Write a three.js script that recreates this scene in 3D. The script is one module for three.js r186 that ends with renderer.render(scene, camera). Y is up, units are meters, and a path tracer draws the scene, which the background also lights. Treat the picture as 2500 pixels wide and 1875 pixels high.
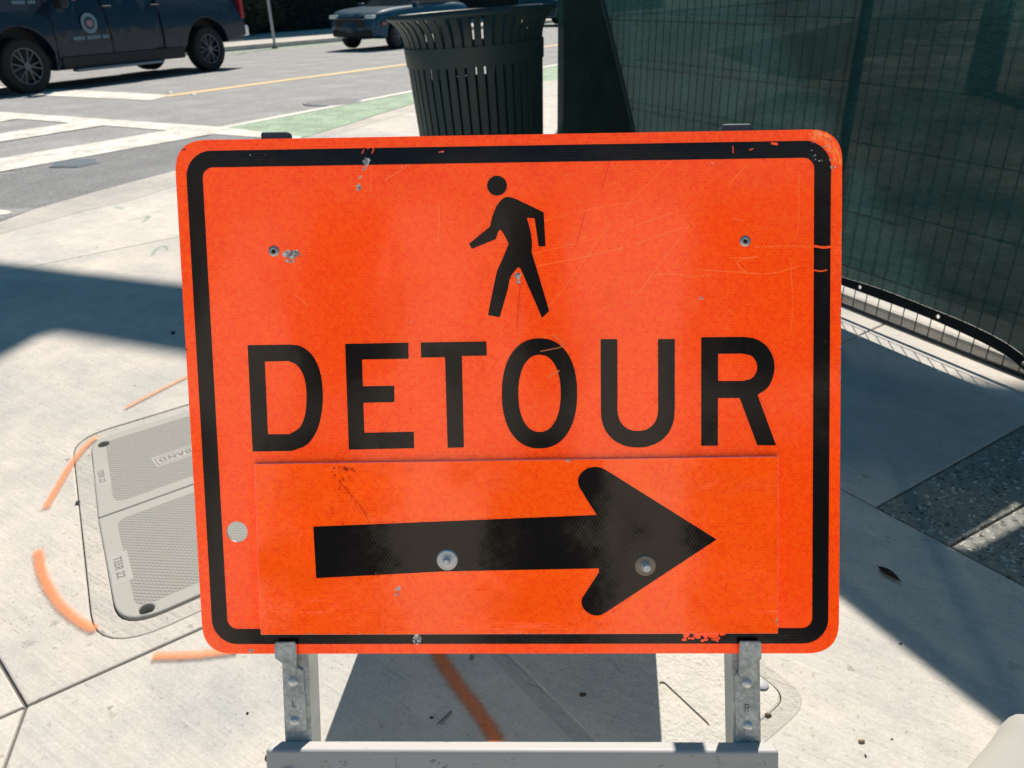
import * as THREE from 'three';
import { mergeGeometries } from 'three/addons/utils/BufferGeometryUtils.js';
import { RoundedBoxGeometry } from 'three/addons/geometries/RoundedBoxGeometry.js';
import { TessellateModifier } from 'three/addons/modifiers/TessellateModifier.js';
import { MarchingCubes } from 'three/addons/objects/MarchingCubes.js';

// ---------------------------------------------------------------- camera, sky, sun, exposure
const scene = new THREE.Scene();
const V = (x, y, z) => new THREE.Vector3(x, y, z);
const EYE = V(0, 1.21, 0), PITCH = 27 * Math.PI / 180, ROLL = 1.4 * Math.PI / 180, FOCAL = 1878, CX = 1250, CY = 937.5;
const fwd = V(0, -Math.sin(PITCH), -Math.cos(PITCH)), up0 = V(0, Math.cos(PITCH), -Math.sin(PITCH)), rt0 = V(1, 0, 0);
const camRight = rt0.clone().multiplyScalar(Math.cos(ROLL)).addScaledVector(up0, -Math.sin(ROLL));
const camUp = up0.clone().multiplyScalar(Math.cos(ROLL)).addScaledVector(rt0, Math.sin(ROLL));
const camera = new THREE.PerspectiveCamera(2 * Math.atan(CY / FOCAL) * 180 / Math.PI, 4 / 3, 0.02, 2000);
camera.position.copy(EYE);
camera.quaternion.setFromRotationMatrix(new THREE.Matrix4().makeBasis(camRight, camUp, fwd.clone().negate()));
camera.focus = 0.95;
camera.userData.fStop = 11;

const renderer = new THREE.WebGLRenderer({ antialias: true });
renderer.toneMapping = THREE.LinearToneMapping;
renderer.toneMappingExposure = 1.18;
renderer.shadowMap.enabled = true;

const RAY = V(-0.15, -1, 0.8);                      // the way sunlight travels, per metre of fall
{ // clear deep-blue sky
  const W = 256, H = 128, d = new Float32Array(W * H * 4), sd = RAY.clone().negate().normalize();
  for (let j = 0; j < H; j++) for (let i = 0; i < W; i++) {
    const e = ((j + 0.5) / H - 0.5) * Math.PI, a = ((i + 0.5) / W - 0.5) * 2 * Math.PI;
    const x = Math.cos(a) * Math.cos(e), y = Math.sin(e), z = Math.sin(a) * Math.cos(e);
    const c = Math.max(0, x * sd.x + y * sd.y + z * sd.z), t = Math.pow(Math.max(0, y), 0.45), k = (j * W + i) * 4;
    const glow = 0.12 * Math.pow(c, 8) + 0.35 * Math.pow(c, 60);
    const lo = [0.085, 0.29, 0.43], hi = [0.004, 0.102, 0.235];
    for (let q = 0; q < 3; q++) d[k + q] = (lo[q] * (1 - t) + hi[q] * t + glow * [1, 0.97, 0.9][q]) * 0.8;
    d[k + 3] = 1;
  }
  const t = new THREE.DataTexture(d, W, H, THREE.RGBAFormat, THREE.FloatType);
  t.mapping = THREE.EquirectangularReflectionMapping; t.magFilter = THREE.LinearFilter; t.needsUpdate = true;
  scene.background = t; scene.environment = t;
}
const sun = new THREE.DirectionalLight(0xfff5e9, 4.7);
sun.position.copy(RAY).multiplyScalar(-30).add(V(-1, 0, -6)); sun.target.position.set(-1, 0, -6);
sun.castShadow = true; sun.shadow.mapSize.set(4096, 4096); sun.shadow.radius = 1;
Object.assign(sun.shadow.camera, { left: -25, right: 25, top: 25, bottom: -25, near: 1, far: 90 });
scene.add(sun, sun.target);

// ---------------------------------------------------------------- helpers
let seed = 7; const rnd = () => ((seed = (seed * 1664525 + 1013904223) >>> 0) / 4294967296);
const rr = (a, b) => a + (b - a) * rnd();
const used = new Map();
function numbered(n) { const k = used.get(n) ?? 0; used.set(n, k + 1); return k ? n + '_' + String(k).padStart(3, '0') : n; }
function tag(o, label, category, group, kind) { if (label) o.userData.label = label; if (category) o.userData.category = category; if (group) o.userData.group = group; if (kind) o.userData.kind = kind; return o; }
function mesh(name, geo, mat, parent = scene) { const m = new THREE.Mesh(geo, mat); m.name = parent === scene ? numbered(name) : name; m.castShadow = m.receiveShadow = true; parent.add(m); return m; }
function group(name, parent = scene) { const g = new THREE.Group(); g.name = parent === scene ? numbered(name) : name; parent.add(g); return g; }
const merge = (list) => mergeGeometries(list.map((g) => { const h = g.index ? g.toNonIndexed() : g; for (const k of Object.keys(h.attributes)) if (!['position', 'normal', 'uv'].includes(k)) h.deleteAttribute(k); return h; }));
// where the sight line through a photograph point (2500 x 1875) meets the ground: used to read places off the photograph
function sight(u, v) { return fwd.clone().addScaledVector(camRight, (u - CX) / FOCAL).addScaledVector(camUp, -(v - CY) / FOCAL); }
const G = (u, v, y = 0) => { const d = sight(u, v); return EYE.clone().addScaledVector(d, (y - EYE.y) / d.y); };
const ROADDIR = V(0.537, 0, -0.843).normalize(), ACROSS = V(-ROADDIR.z, 0, ROADDIR.x).negate(), KERB0 = V(-1.019, 0, -9.533), SLOPE = 0.011; // ACROSS points over the road
const roadY = (p) => -0.03 - SLOPE * ((p.x - KERB0.x) * ACROSS.x + (p.z - KERB0.z) * ACROSS.z);
function R(u, v, dy = 0) { let y = 0, p; for (let i = 0; i < 12; i++) { p = G(u, v, y); y = roadY(p) + dy; } p.y = y; return p; }
const poly2 = (pts) => new THREE.Shape(pts.map((p) => new THREE.Vector2(p.x, -p.z)));
function slabGeo(pts, top, thick, bevel = 0.004, holes = []) { // flat polygon in the ground plane with worn edges
  const s = poly2(pts); for (const h of holes) s.holes.push(new THREE.Path(h.map((p) => new THREE.Vector2(p.x, -p.z))));
  const g = new THREE.ExtrudeGeometry(s, { depth: thick - 2 * bevel, bevelEnabled: bevel > 0, bevelThickness: bevel, bevelSize: bevel, bevelOffset: -bevel, bevelSegments: 2, curveSegments: 8 });
  g.rotateX(-Math.PI / 2); g.translate(0, top - thick + bevel, 0); return g;
}
function roundPoly(pts, r, n = 8) { // rounded corners
  const out = []; const N = pts.length;
  pts.forEach((p, i) => { const rad = Array.isArray(r) ? r[i] : r; const a = pts[(i + N - 1) % N], b = pts[(i + 1) % N];
    const va = a.clone().sub(p), vb = b.clone().sub(p), ang = va.angleTo(vb), t = Math.min(rad / Math.tan(ang / 2), va.length() * 0.49, vb.length() * 0.49);
    const p0 = p.clone().addScaledVector(va.normalize(), t), p1 = p.clone().addScaledVector(vb.normalize(), t);
    for (let k = 0; k <= n; k++) { const s = k / n; out.push(p0.clone().multiplyScalar((1 - s) ** 2).addScaledVector(p, 2 * s * (1 - s)).addScaledVector(p1, s * s)); } });
  return out;
}
function insetPoly(pts, d) { // moves every side of a polygon inwards
  const N = pts.length, out = []; let area = 0; pts.forEach((p, i) => { const q = pts[(i + 1) % N]; area += p.x * q.z - q.x * p.z; });
  const L = pts.map((p, i) => { const q = pts[(i + 1) % N], dir = q.clone().sub(p).setY(0).normalize(), n = V(-dir.z, 0, dir.x).multiplyScalar(Math.sign(area)); return { p: p.clone().addScaledVector(n, d), dir }; });
  for (let i = 0; i < N; i++) { const A = L[(i + N - 1) % N], B = L[i], den = A.dir.x * B.dir.z - A.dir.z * B.dir.x; if (Math.abs(den) < 1e-4) { out.push(B.p.clone()); continue; }
    const w = B.p.clone().sub(A.p), t = (w.x * B.dir.z - w.z * B.dir.x) / den; out.push(A.p.clone().addScaledVector(A.dir, t)); }
  return out;
}
function splitPoly(pts, p, dir) { // cuts a convex polygon by a line of the ground plane
  const n = V(-dir.z, 0, dir.x), A = [], B = [];
  pts.forEach((a, i) => { const b = pts[(i + 1) % pts.length], da = n.dot(a.clone().sub(p)), db = n.dot(b.clone().sub(p)); (da >= 0 ? A : B).push(a);
    if (da * db < 0) { const x = a.clone().lerp(b, da / (da - db)); A.push(x); B.push(x.clone()); } });
  return [A, B].filter((q) => q.length > 2);
}
function ribbon(pts, w, lift = 0) { // strip along a line, u along and v across; w a number or a list
  const P = [], U = [], I = []; let len = 0;
  pts.forEach((p, i) => { const a = pts[Math.max(0, i - 1)], b = pts[Math.min(pts.length - 1, i + 1)], d = b.clone().sub(a).setY(0).normalize(), n = V(-d.z, 0, d.x), ww = Array.isArray(w) ? w[i] : w;
    if (i) len += p.distanceTo(pts[i - 1]);
    for (const s of [-1, 1]) { const q = p.clone().addScaledVector(n, s * ww / 2); P.push(q.x, q.y + lift, q.z); U.push(i / (pts.length - 1), (s + 1) / 2); }
    if (i) { const k = 2 * i; I.push(k - 2, k, k - 1, k - 1, k, k + 1); } });
  const g = new THREE.BufferGeometry(); g.setAttribute('position', new THREE.Float32BufferAttribute(P, 3)); g.setAttribute('uv', new THREE.Float32BufferAttribute(U, 2)); g.setIndex(I); g.computeVertexNormals(); return g;
}
const curve = (pts, n = 24) => new THREE.CatmullRomCurve3(pts).getPoints(n);
function flat(pts, lift) { // polygon sheet over given points (each with its own height)
  const tri = THREE.ShapeUtils.triangulateShape(pts.map((p) => new THREE.Vector2(p.x, -p.z)), []), g = new THREE.BufferGeometry();
  g.setAttribute('position', new THREE.Float32BufferAttribute(pts.flatMap((p) => [p.x, p.y + lift, p.z]), 3));
  g.setAttribute('uv', new THREE.Float32BufferAttribute(pts.flatMap((p) => [p.x, -p.z]), 2));
  g.setIndex(tri.flat()); g.computeVertexNormals(); if (g.attributes.normal.getY(0) < 0) { g.setIndex(tri.flatMap((t) => [t[0], t[2], t[1]])); g.computeVertexNormals(); } return g;
}
const box = (w, h, d, x, y, z) => new THREE.BoxGeometry(w, h, d).translate(x, y, z);
const rbox = (w, h, d, r, x = 0, y = 0, z = 0) => new RoundedBoxGeometry(w, h, d, 3, r).translate(x, y, z);
function bar(a, b, r, seg = 8) { const d = b.clone().sub(a), g = new THREE.CylinderGeometry(r, r, d.length(), seg); g.applyQuaternion(new THREE.Quaternion().setFromUnitVectors(V(0, 1, 0), d.normalize())); const m = a.clone().add(b).multiplyScalar(0.5); return g.translate(m.x, m.y, m.z); }

// ---------------------------------------------------------------- textures
function hash(x, y, s) { let h = (x * 374761393 + y * 668265263 + s * 982451653) | 0; h = Math.imul(h ^ (h >>> 13), 1274126177); return ((h ^ (h >>> 16)) >>> 0) / 4294967296; }
function noise(N, cx, cy, s) { // tileable smooth noise, cx by cy cells over N by N
  const o = new Float32Array(N * N), g = new Float32Array(cx * cy); for (let j = 0; j < cy; j++) for (let i = 0; i < cx; i++) g[j * cx + i] = hash(i, j, s);
  const X0 = new Int32Array(N), X1 = new Int32Array(N), FX = new Float32Array(N);
  for (let i = 0; i < N; i++) { const x = i / N * cx, a = Math.floor(x), f = x - a; X0[i] = a % cx; X1[i] = (a + 1) % cx; FX[i] = f * f * (3 - 2 * f); }
  for (let j = 0; j < N; j++) { const y = j / N * cy, b = Math.floor(y), f = y - b, fy = f * f * (3 - 2 * f), r0 = (b % cy) * cx, r1 = ((b + 1) % cy) * cx;
    for (let i = 0; i < N; i++) { const p = g[r0 + X0[i]], q = g[r0 + X1[i]], r = g[r1 + X0[i]], t = g[r1 + X1[i]], u = p + (q - p) * FX[i]; o[j * N + i] = u + (r + (t - r) * FX[i] - u) * fy; } }
  return o;
}
function mix(N, list) { const o = new Float32Array(N * N); list.forEach(([cx, cy, w], k) => { const n = noise(N, cx, cy, k * 17 + cx); for (let i = 0; i < o.length; i++) o[i] += (n[i] - 0.5) * w; }); return o; }
function texOf(N, f, srgb, M = N) { const d = new Uint8Array(N * M * 4); for (let i = 0; i < N * M; i++) { const c = f(i); d[i * 4] = c[0]; d[i * 4 + 1] = c[1]; d[i * 4 + 2] = c[2]; d[i * 4 + 3] = 255; }
  const t = new THREE.DataTexture(d, N, M); t.wrapS = t.wrapT = THREE.RepeatWrapping; t.magFilter = THREE.LinearFilter; t.minFilter = THREE.LinearMipmapLinearFilter; t.generateMipmaps = true; if (srgb) t.colorSpace = THREE.SRGBColorSpace; t.needsUpdate = true; return t; }
const clamp = (x) => Math.max(0, Math.min(255, x));
const grey = (v) => [clamp(v), clamp(v), clamp(v)];
function canvasTex(c, srgb = true) { const t = new THREE.CanvasTexture(c); if (srgb) t.colorSpace = THREE.SRGBColorSpace; t.magFilter = THREE.LinearFilter; return t; }
function newCanvas(w, h) { const c = document.createElement('canvas'); c.width = w; c.height = h; return c; }

// broomed concrete: 2.4 m tile, the strokes run along the texture's u
let concreteMap, concreteBump;
{
  const N = 2048, big = mix(N, [[5, 5, 1], [11, 13, 0.8], [29, 31, 0.6], [67, 71, 0.5]]), fine = mix(N, [[256, 256, 0.6], [512, 512, 0.8], [1024, 1024, 1]]), strokes = mix(N, [[24, 420, 1], [60, 800, 1], [9, 200, 0.6]]), pits = noise(N, 330, 560, 91), pit2 = noise(N, 90, 700, 33), wear = noise(N, 7, 8, 5), spots = noise(N, 120, 120, 77);
  const dark = (i) => { const w = 0.58 + 0.2 * wear[i]; let p = 0; const q = pits[i] - (1.06 - 0.28 * w); if (q > 0) p += Math.min(1, q * 12) * 0.45; const r = pit2[i] - (1.12 - 0.3 * w); if (r > 0) p += Math.min(1, r * 10) * 0.6; return p; };
  const gum = new Float32Array(N * N); for (let q = 0; q < 34; q++) { const cx = rnd() * N, cy = rnd() * N, r = rr(2.5, 9), dk = rr(14, 46), ax = rr(0.7, 1.2); for (let y = -16; y <= 16; y++) for (let x = -16; x <= 16; x++) { const t = Math.atan2(y, x), d = Math.hypot(x * ax, y) / (r * (1 + 0.22 * Math.sin(3 * t + q) + 0.14 * Math.sin(7 * t))); if (d < 1.15) gum[((cy + y + N) % N | 0) * N + ((cx + x + N) % N | 0)] = dk * Math.min(1, (1.15 - d) * 5); } }
  concreteMap = texOf(N, (i) => { const v = 214 - gum[i] + big[i] * 18 + fine[i] * 10 + strokes[i] * 7 - dark(i) * 60 - (spots[i] > 0.94 ? (spots[i] - 0.94) * 260 : 0); const w = big[i] * 5; return [clamp(v + 5 + w), clamp(v + 1), clamp(v - 6 - w)]; }, true);
  concreteBump = texOf(N, (i) => grey(150 + strokes[i] * 34 + fine[i] * 40 - dark(i) * 100), false);
}
const tile = (t, s, rot = 0) => { const c = t.clone(); c.repeat.set(1 / s, 1 / s); c.rotation = rot; c.needsUpdate = true; return c; };
const broom = Math.atan2(0.62, 0.78); // the strokes follow the joints that run to the right and away
const std = (color, roughness, more = {}) => new THREE.MeshStandardMaterial({ color, roughness, ...more });
const lin = (r, g, b) => new THREE.Color().setRGB(r, g, b);
const cMap = tile(concreteMap, 2.4, -broom + 0.08), cBump = tile(concreteBump, 2.4, -broom + 0.08);
const concrete = [[0.86, 0.85, 0.83], [0.82, 0.81, 0.79], [0.9, 0.885, 0.86]].map((c) => std(lin(...c), 0.92, { map: cMap, bumpMap: cBump, bumpScale: 0.0016 }));
const gutterMat = std(lin(0.8, 0.78, 0.75), 0.92, { map: cMap, bumpMap: cBump, bumpScale: 0.0015 });

let asphaltMap, asphaltBump, shellMap, shellBump;
{
  const N = 1024, big = mix(N, [[3, 4, 1], [9, 7, 1], [40, 37, 0.7]]), fine = mix(N, [[200, 200, 1], [400, 400, 1], [700, 700, 0.8]]);
  asphaltMap = texOf(N, (i) => { const v = 172 + big[i] * 14 + fine[i] * 40; return [clamp(v), clamp(v - 1), clamp(v - 3)]; }, true);
  asphaltBump = texOf(N, (i) => grey(128 + fine[i] * 110), false);
  const c = newCanvas(N, N), x = c.getContext('2d'), b = newCanvas(N, N), y = b.getContext('2d'); // exposed shell aggregate, 0.8 m tile
  x.fillStyle = '#868682'; x.fillRect(0, 0, N, N); y.fillStyle = '#555'; y.fillRect(0, 0, N, N);
  for (let k = 0; k < 9000; k++) { const px = rnd() * N, py = rnd() * N, s = 1.2 + rnd() ** 3 * 9, v = 70 + rnd() * 150; x.fillStyle = `rgb(${v},${v - 3},${v - 14})`; x.beginPath(); x.ellipse(px, py, s, s * rr(0.35, 0.8), rnd() * 6.3, 0, 6.3); x.fill(); const h = 60 + rnd() * 140; y.fillStyle = `rgb(${h},${h},${h})`; y.beginPath(); y.ellipse(px, py, s, s * 0.6, rnd() * 6.3, 0, 6.3); y.fill(); }
  for (let k = 0; k < 420; k++) { const px = rnd() * N, py = rnd() * N, s = rr(5, 15), v = rr(170, 235), a = rnd() * 6.3; for (const [q, st] of [[x, `rgb(${v},${v},${v - 10})`], [y, '#eee']]) { q.strokeStyle = st; q.lineWidth = rr(1.5, 4); q.beginPath(); q.ellipse(px, py, s, s * rr(0.45, 0.7), a, 0, rr(2.2, 6)); q.stroke(); } }
  shellMap = canvasTex(c); shellBump = canvasTex(b, false); for (const t of [shellMap, shellBump]) { t.wrapS = t.wrapT = THREE.RepeatWrapping; t.repeat.set(1 / 0.8, 1 / 0.8); }
}
const aMap = tile(asphaltMap, 1.7), aBump = tile(asphaltBump, 1.7);
const asphalt = std(lin(0.86, 0.87, 0.88), 0.9, { map: aMap, bumpMap: aBump, bumpScale: 0.004 });
const asphaltDark = std(lin(0.62, 0.64, 0.67), 0.9, { map: aMap, bumpMap: aBump, bumpScale: 0.005 });
const shellMat = std(lin(1.15, 1.17, 1.15), 0.85, { map: shellMap, bumpMap: shellBump, bumpScale: 0.004 });

// ---------------------------------------------------------------- setting: ground, road, markings
const P = (x, z, y = 0) => V(x, y, z);
tag(mesh('ground', flat([P(-300, -300), P(300, -300), P(300, 300), P(-300, 300)], -0.5), asphalt), 'plain ground running out to the horizon', null, null, 'structure');
const onRoad = (s, d) => { const p = KERB0.clone().addScaledVector(ROADDIR, s).addScaledVector(ACROSS, d); p.y = roadY(p); return p; };
const dOf = (p) => p.clone().sub(KERB0).dot(ACROSS), sOf = (p) => p.clone().sub(KERB0).dot(ROADDIR);
const FARKERB = dOf(R(665, 117)) + 0.1;
tag(mesh('road', flat([onRoad(-60, -2.4), onRoad(-60, FARKERB), onRoad(140, FARKERB), onRoad(140, -2.4)], 0), asphalt), 'sunlit grey asphalt road behind the sign', null, null, 'structure');
tag(mesh('cross_street', flat([P(-3.05, -5.2), P(-3.3, -4.6), P(-3.7, -3), P(-4.2, 8), P(-40, 8), P(-40, -5)], -0.02), asphalt), 'asphalt of the street to the left of the pavement corner', null, null, 'structure');
const paintMap = texOf(256, (() => { const n = mix(256, [[8, 8, 1], [40, 40, 1], [128, 128, 1.2]]); return (i) => { const v = 226 + n[i] * 38; return [clamp(v), clamp(v - 3), clamp(v - 12)]; }; })(), true); paintMap.repeat.set(0.8, 0.8);
const white = std(lin(0.95, 0.95, 0.93), 0.75, { map: paintMap }), yellow = std(lin(0.98, 0.74, 0.44), 0.75, { map: paintMap }), greenPaint = std(lin(0.42, 0.58, 0.45), 0.8, { map: paintMap });
const stripe = (name, label, px, mat, lift = 0.006) => tag(mesh(name, flat(px.map((q) => (q.isVector3 ? q : R(...q))), lift), mat), label, 'road marking', null, 'structure');
stripe('crosswalk_line', 'white line beside the truck shadow, end point meeting the yellow line', [[-60, 209], [177, 220], [424, 233], [367, 246], [104, 234], [-60, 226]], white);
stripe('crosswalk_line', 'long white line that closes off the slanted bars and green lane', [[-60, 270], [0, 274], [538, 311], [737, 335], [724, 346], [633, 337], [44, 291], [-60, 283]], white);
stripe('crosswalk_bar', 'short slanted white bar at the left edge, farthest of three', [[-80, 322], [0, 299], [44, 291.2], [-80, 284]], white, 0.0085);
stripe('crosswalk_bar', 'middle slanted white bar of the crosswalk, left of the sign', [[-80, 340], [174, 301], [259, 307], [-80, 361]], white, 0.0085);
stripe('crosswalk_bar', 'nearest slanted white bar of the crosswalk, above the valve cover', [[-80, 402], [411, 320], [519, 329], [-80, 436]], white, 0.0085);
stripe('bike_lane', 'green painted bike lane between white line and gutter', [[554, 313], [1016, 225], [1350, 163], onRoad(40, 1.5), onRoad(40, 0.45), [1350, 197], [1021, 249.5], [759, 332], [737, 335]], greenPaint, 0.004);
{
  const a = R(545, 312), b = R(1016, 222), c = R(1350, 160.5), d = c.clone().add(c.clone().sub(b).setY(0).normalize().multiplyScalar(30)); d.y = roadY(d);
  tag(mesh('bike_lane_line', ribbon([a, a.clone().lerp(b, 0.5), b, c, d], 0.14, 0.007), white), 'thin white line along the near green bike lane', 'road marking', null, 'structure');
  const e = R(400, 236), f = R(700, 196), g = R(1009, 156), h = g.clone().add(g.clone().sub(f).setY(0).normalize().multiplyScalar(40)); h.y = roadY(h);
  tag(mesh('centre_line', ribbon([e, f, g, h], 0.26, 0.006), yellow), 'yellow centre line running off behind the bin', 'road marking', null, 'structure');
}
stripe('bike_lane', 'green bike lane strip along the far kerb', [onRoad(-30, FARKERB - 0.95), onRoad(-30, FARKERB - 0.35), onRoad(60, FARKERB - 0.35), onRoad(60, FARKERB - 0.95)], greenPaint, 0.006);
stripe('bike_lane_line', 'white line along the far bike lane under the truck', [onRoad(-30, FARKERB - 1.45), onRoad(-30, FARKERB - 1.3), onRoad(60, FARKERB - 1.3), onRoad(60, FARKERB - 1.45)], white, 0.006);
stripe('asphalt_patch', 'darker rough asphalt round the valve cover, along the corner pavement', [[-80, 440], [20, 423], [60, 405], [110, 386], [185, 377], [519, 331], [640, 339], [436, 420], [330, 452], [260, 467], [88, 518], [-80, 570]], asphaltDark, 0.004);
stripe('paint_patch', 'white paint end at the left edge beside the pavement', [[-40, 512], [0, 514], [20, 517], [32, 521], [18, 526], [-40, 532]], white, 0.008);
{ // far pavement
  const q = [onRoad(-40, FARKERB), onRoad(-40, FARKERB + 60), onRoad(120, FARKERB + 60), onRoad(120, FARKERB)].map((p) => p.setY(0));
  tag(mesh('far_pavement', slabGeo(q, -0.05, 0.3, 0.02), gutterMat), 'shaded pavement across the road', null, null, 'structure');
}

// pavement: separate slabs between joints
const pavement = tag(group('pavement'), 'pale broomed concrete pavement round the sign', null, null, 'structure');
const aL = P(0.8, -0.62).normalize(), bL = P(0.6, 0.82).normalize();
// utility boxes: corners read off the photograph
const TL = P(-1.31, -2.055), BL = P(-0.862, -1.245), aw = P(0.79, -0.6).normalize();
const boxA = [TL, BL, BL.clone().addScaledVector(aw, 0.60), TL.clone().addScaledVector(aw, 0.60)];
const boxB = [P(0.515, -1.03), P(0.227, -0.815), P(-0.133, -1.3), P(0.155, -1.515)];
const holeA = roundPoly(insetPoly(boxA, -0.05), 0.13), holeB = roundPoly(insetPoly(boxB, -0.035), 0.07);
{
  const dirOf = (p, q) => q.clone().sub(p).setY(0).normalize();
  const inside = (poly, p) => { let c = false; for (let i = 0, j = poly.length - 1; i < poly.length; j = i++) { const a = poly[i], b = poly[j]; if ((a.z > p.z) !== (b.z > p.z) && p.x < (b.x - a.x) * (p.z - a.z) / (b.z - a.z) + a.x) c = !c; } return c; };
  let k = 0;
  const addSlab = (poly, mat) => { const holes = [holeA, holeB].filter((h) => h.every((p) => inside(poly, p))); return mesh('concrete_slab', slabGeo(insetPoly(poly, 0.003), 0, 0.06, 0.004, holes), mat ?? concrete[k++ % 3], pavement); };
  const M = P(-3.36, -3.077), bed = std(lin(0.16, 0.15, 0.14), 1);
  const lay = (poly) => { const holes = [holeA, holeB].filter((h) => h.every((p) => inside(poly, p))); mesh('joint_filler', slabGeo(insetPoly(poly, 0.05), -0.007, 0.04, 0, holes), bed, pavement); };
  const near = [P(-4.6, 9), M, P(4, -4.52), P(4, 9)];
  const j1 = P(-0.955, -1.053), j1d = dirOf(j1, P(-0.687, -1.247)), jb = P(0.944, -1.626), jbd = dirOf(jb, P(1.342, -1.879)), ja = P(0.877, -1.711), jad = dirOf(ja, P(1.137, -1.319));
  const [s1, s2] = splitPoly(near, j1, j1d);
  const [behind, front] = s1.some((p) => p.z > 8 && p.x > 0) ? [s2, s1] : [s1, s2];
  for (const q of splitPoly(behind, j1, P(0.115, 0.112))) addSlab(q);
  for (const q of splitPoly(front, j1, P(0.034, 0.134))) for (const w of splitPoly(q, ja, jad)) {
    if (inside(w, P(1.25, -1.5))) { // right of the joint: plain slab, then exposed shell aggregate
      for (const t of splitPoly(w, jb, jbd)) { if (!inside(t, P(1.25, -1.5))) addSlab(t); else for (const z of splitPoly(t, P(1.042, -1.459), dirOf(P(1.042, -1.459), P(1.315, -1.615)))) addSlab(z, shellMat); }
    } else addSlab(w);
  }
  lay(near);
  addSlab([M, P(1, -6.845), P(4, -7.2), P(4, -4.52)], concrete[1]);
  const band = [M, P(-3.2, -4.05), P(-3.004, -4.486), P(-2.794, -4.948), P(-2.564, -5.298), P(-1.726, -7.727), P(-1.019, -9.533), P(0.95, -12.3), P(4.3, -17.6), P(4, -7.2), P(1, -6.845)];
  for (const q of splitPoly(band, P(0.426, -8.752), P(0.98, 0.165))) addSlab(q, concrete[2]);
  addSlab([P(-3.34, -4.0), P(-3.177, -4.784), P(-3.126, -5.118), P(-2.917, -5.67), P(-2.648, -6.273), P(-1.909, -7.838), P(-1.093, -10.246), P(0.73, -12.55), P(4, -17.9), P(30, -58.7), P(30, -58), P(4.3, -17.6), P(0.95, -12.3), P(-1.019, -9.533), P(-1.726, -7.727), P(-2.564, -5.298), P(-2.794, -4.948), P(-3.004, -4.486), P(-3.2, -4.05)], gutterMat);
  addSlab([P(4, 9), P(4, -4.52), P(4, -7.2), P(4.3, -17.6), P(30, -58), P(80, -58), P(80, 9)], std(lin(0.3, 0.28, 0.24), 0.95, { map: cMap }));
}

// ---------------------------------------------------------------- utility boxes set in the pavement
const lidTex = (() => { // 1 m by 1.4 m of ground round the left box, drawn in plan
  const W = 1024, H = 1434, S = W / 1.0, x0 = -1.36, z0 = -2.5, c = newCanvas(W, H), x = c.getContext('2d'), b = newCanvas(W, H), y = b.getContext('2d');
  const T = (p) => [(p.x - x0) * S, (p.z - z0) * S];
  x.fillStyle = '#cfccc2'; x.fillRect(0, 0, W, H); y.fillStyle = '#b0b0b0'; y.fillRect(0, 0, W, H);
  const along = Math.atan2(-0.6, 0.79);
  const plan = (q, f) => { q.save(); f(); q.restore(); };
  // tread: small raised diamonds inside each half
  const inner = (poly) => { for (const q of [x, y]) { q.beginPath(); insetPoly(poly, 0.042).forEach((p, i) => (i ? q.lineTo(...T(p)) : q.moveTo(...T(p)))); q.closePath(); } };
  for (const half of halves(0)) {
    for (const q of [x, y]) { q.save(); q.beginPath(); roundPoly(insetPoly(half, 0.042), 0.035).forEach((p, i) => (i ? q.lineTo(...T(p)) : q.moveTo(...T(p)))); q.closePath(); q.clip(); q.fillStyle = q === x ? '#b6b3aa' : '#5a5a5a'; q.fillRect(0, 0, W, H);
      const c0 = half.reduce((a, p) => a.add(p), new THREE.Vector3()).multiplyScalar(1 / half.length); q.translate(...T(c0)); q.rotate(along);
      const pu = 15.5, pv = 7.2; for (let j = -120; j < 120; j++) for (let i = -60; i < 60; i++) { const px = i * pu + (j & 1 ? pu / 2 : 0), py = j * pv; q.fillStyle = q === x ? '#cdcac0' : '#e6e6e6'; q.beginPath(); q.moveTo(px - 6, py); q.lineTo(px, py - 3.1); q.lineTo(px + 6, py); q.lineTo(px, py + 3.1); q.fill(); }
      q.restore(); }
  }
  const plate = (p, w, h, rot, text, size) => { for (const q of [x, y]) { q.save(); q.translate(...T(p)); q.rotate(rot); q.fillStyle = q === x ? '#d3d0c7' : '#d8d8d8'; q.fillRect(-w / 2, -h / 2, w, h); q.strokeStyle = q === x ? '#a9a69c' : '#777'; q.lineWidth = 3; if (size > 30) q.strokeRect(-w / 2 + 8, -h / 2 + 10, w - 16, h - 20); q.fillStyle = q === x ? '#a3a097' : '#6a6a6a'; q.font = 'bold ' + size + 'px sans-serif'; q.textAlign = 'center'; q.textBaseline = 'middle'; q.fillText(text, 0, 2); q.restore(); } };
  plate(G(478, 1098), 250, 66, along + Math.PI, 'BROADBAND', 36);
  plate(G(293, 1388), 128, 46, along + Math.PI / 2 + 0.12, 'TIER 22', 26);
  plate(G(249, 1165), 110, 40, along + Math.PI / 2 + 0.12, 'TIER 22', 22);
  for (let k = 0; k < 2600; k++) { const v = rr(90, 225), s = rr(0.6, 2); x.fillStyle = `rgba(${v},${v},${v - 8},0.35)`; x.fillRect(rnd() * W, rnd() * H, s * 3, s); }
  for (const [u, v, r] of [[253, 1086, 0], [358, 1489, 0]]) { const p = T(G(u, v)); x.fillStyle = '#5b5a56'; x.beginPath(); x.arc(p[0], p[1], 17, 0, 7); x.fill(); }
  const out = [canvasTex(c), canvasTex(b, false)]; for (const t of out) { t.repeat.set(1, 1 / 1.4); t.offset.set(-x0, -(-z0 - 1.4) / 1.4); t.offset.set(-x0, (z0 + 1.4) / 1.4); }
  return out;
})();
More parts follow.
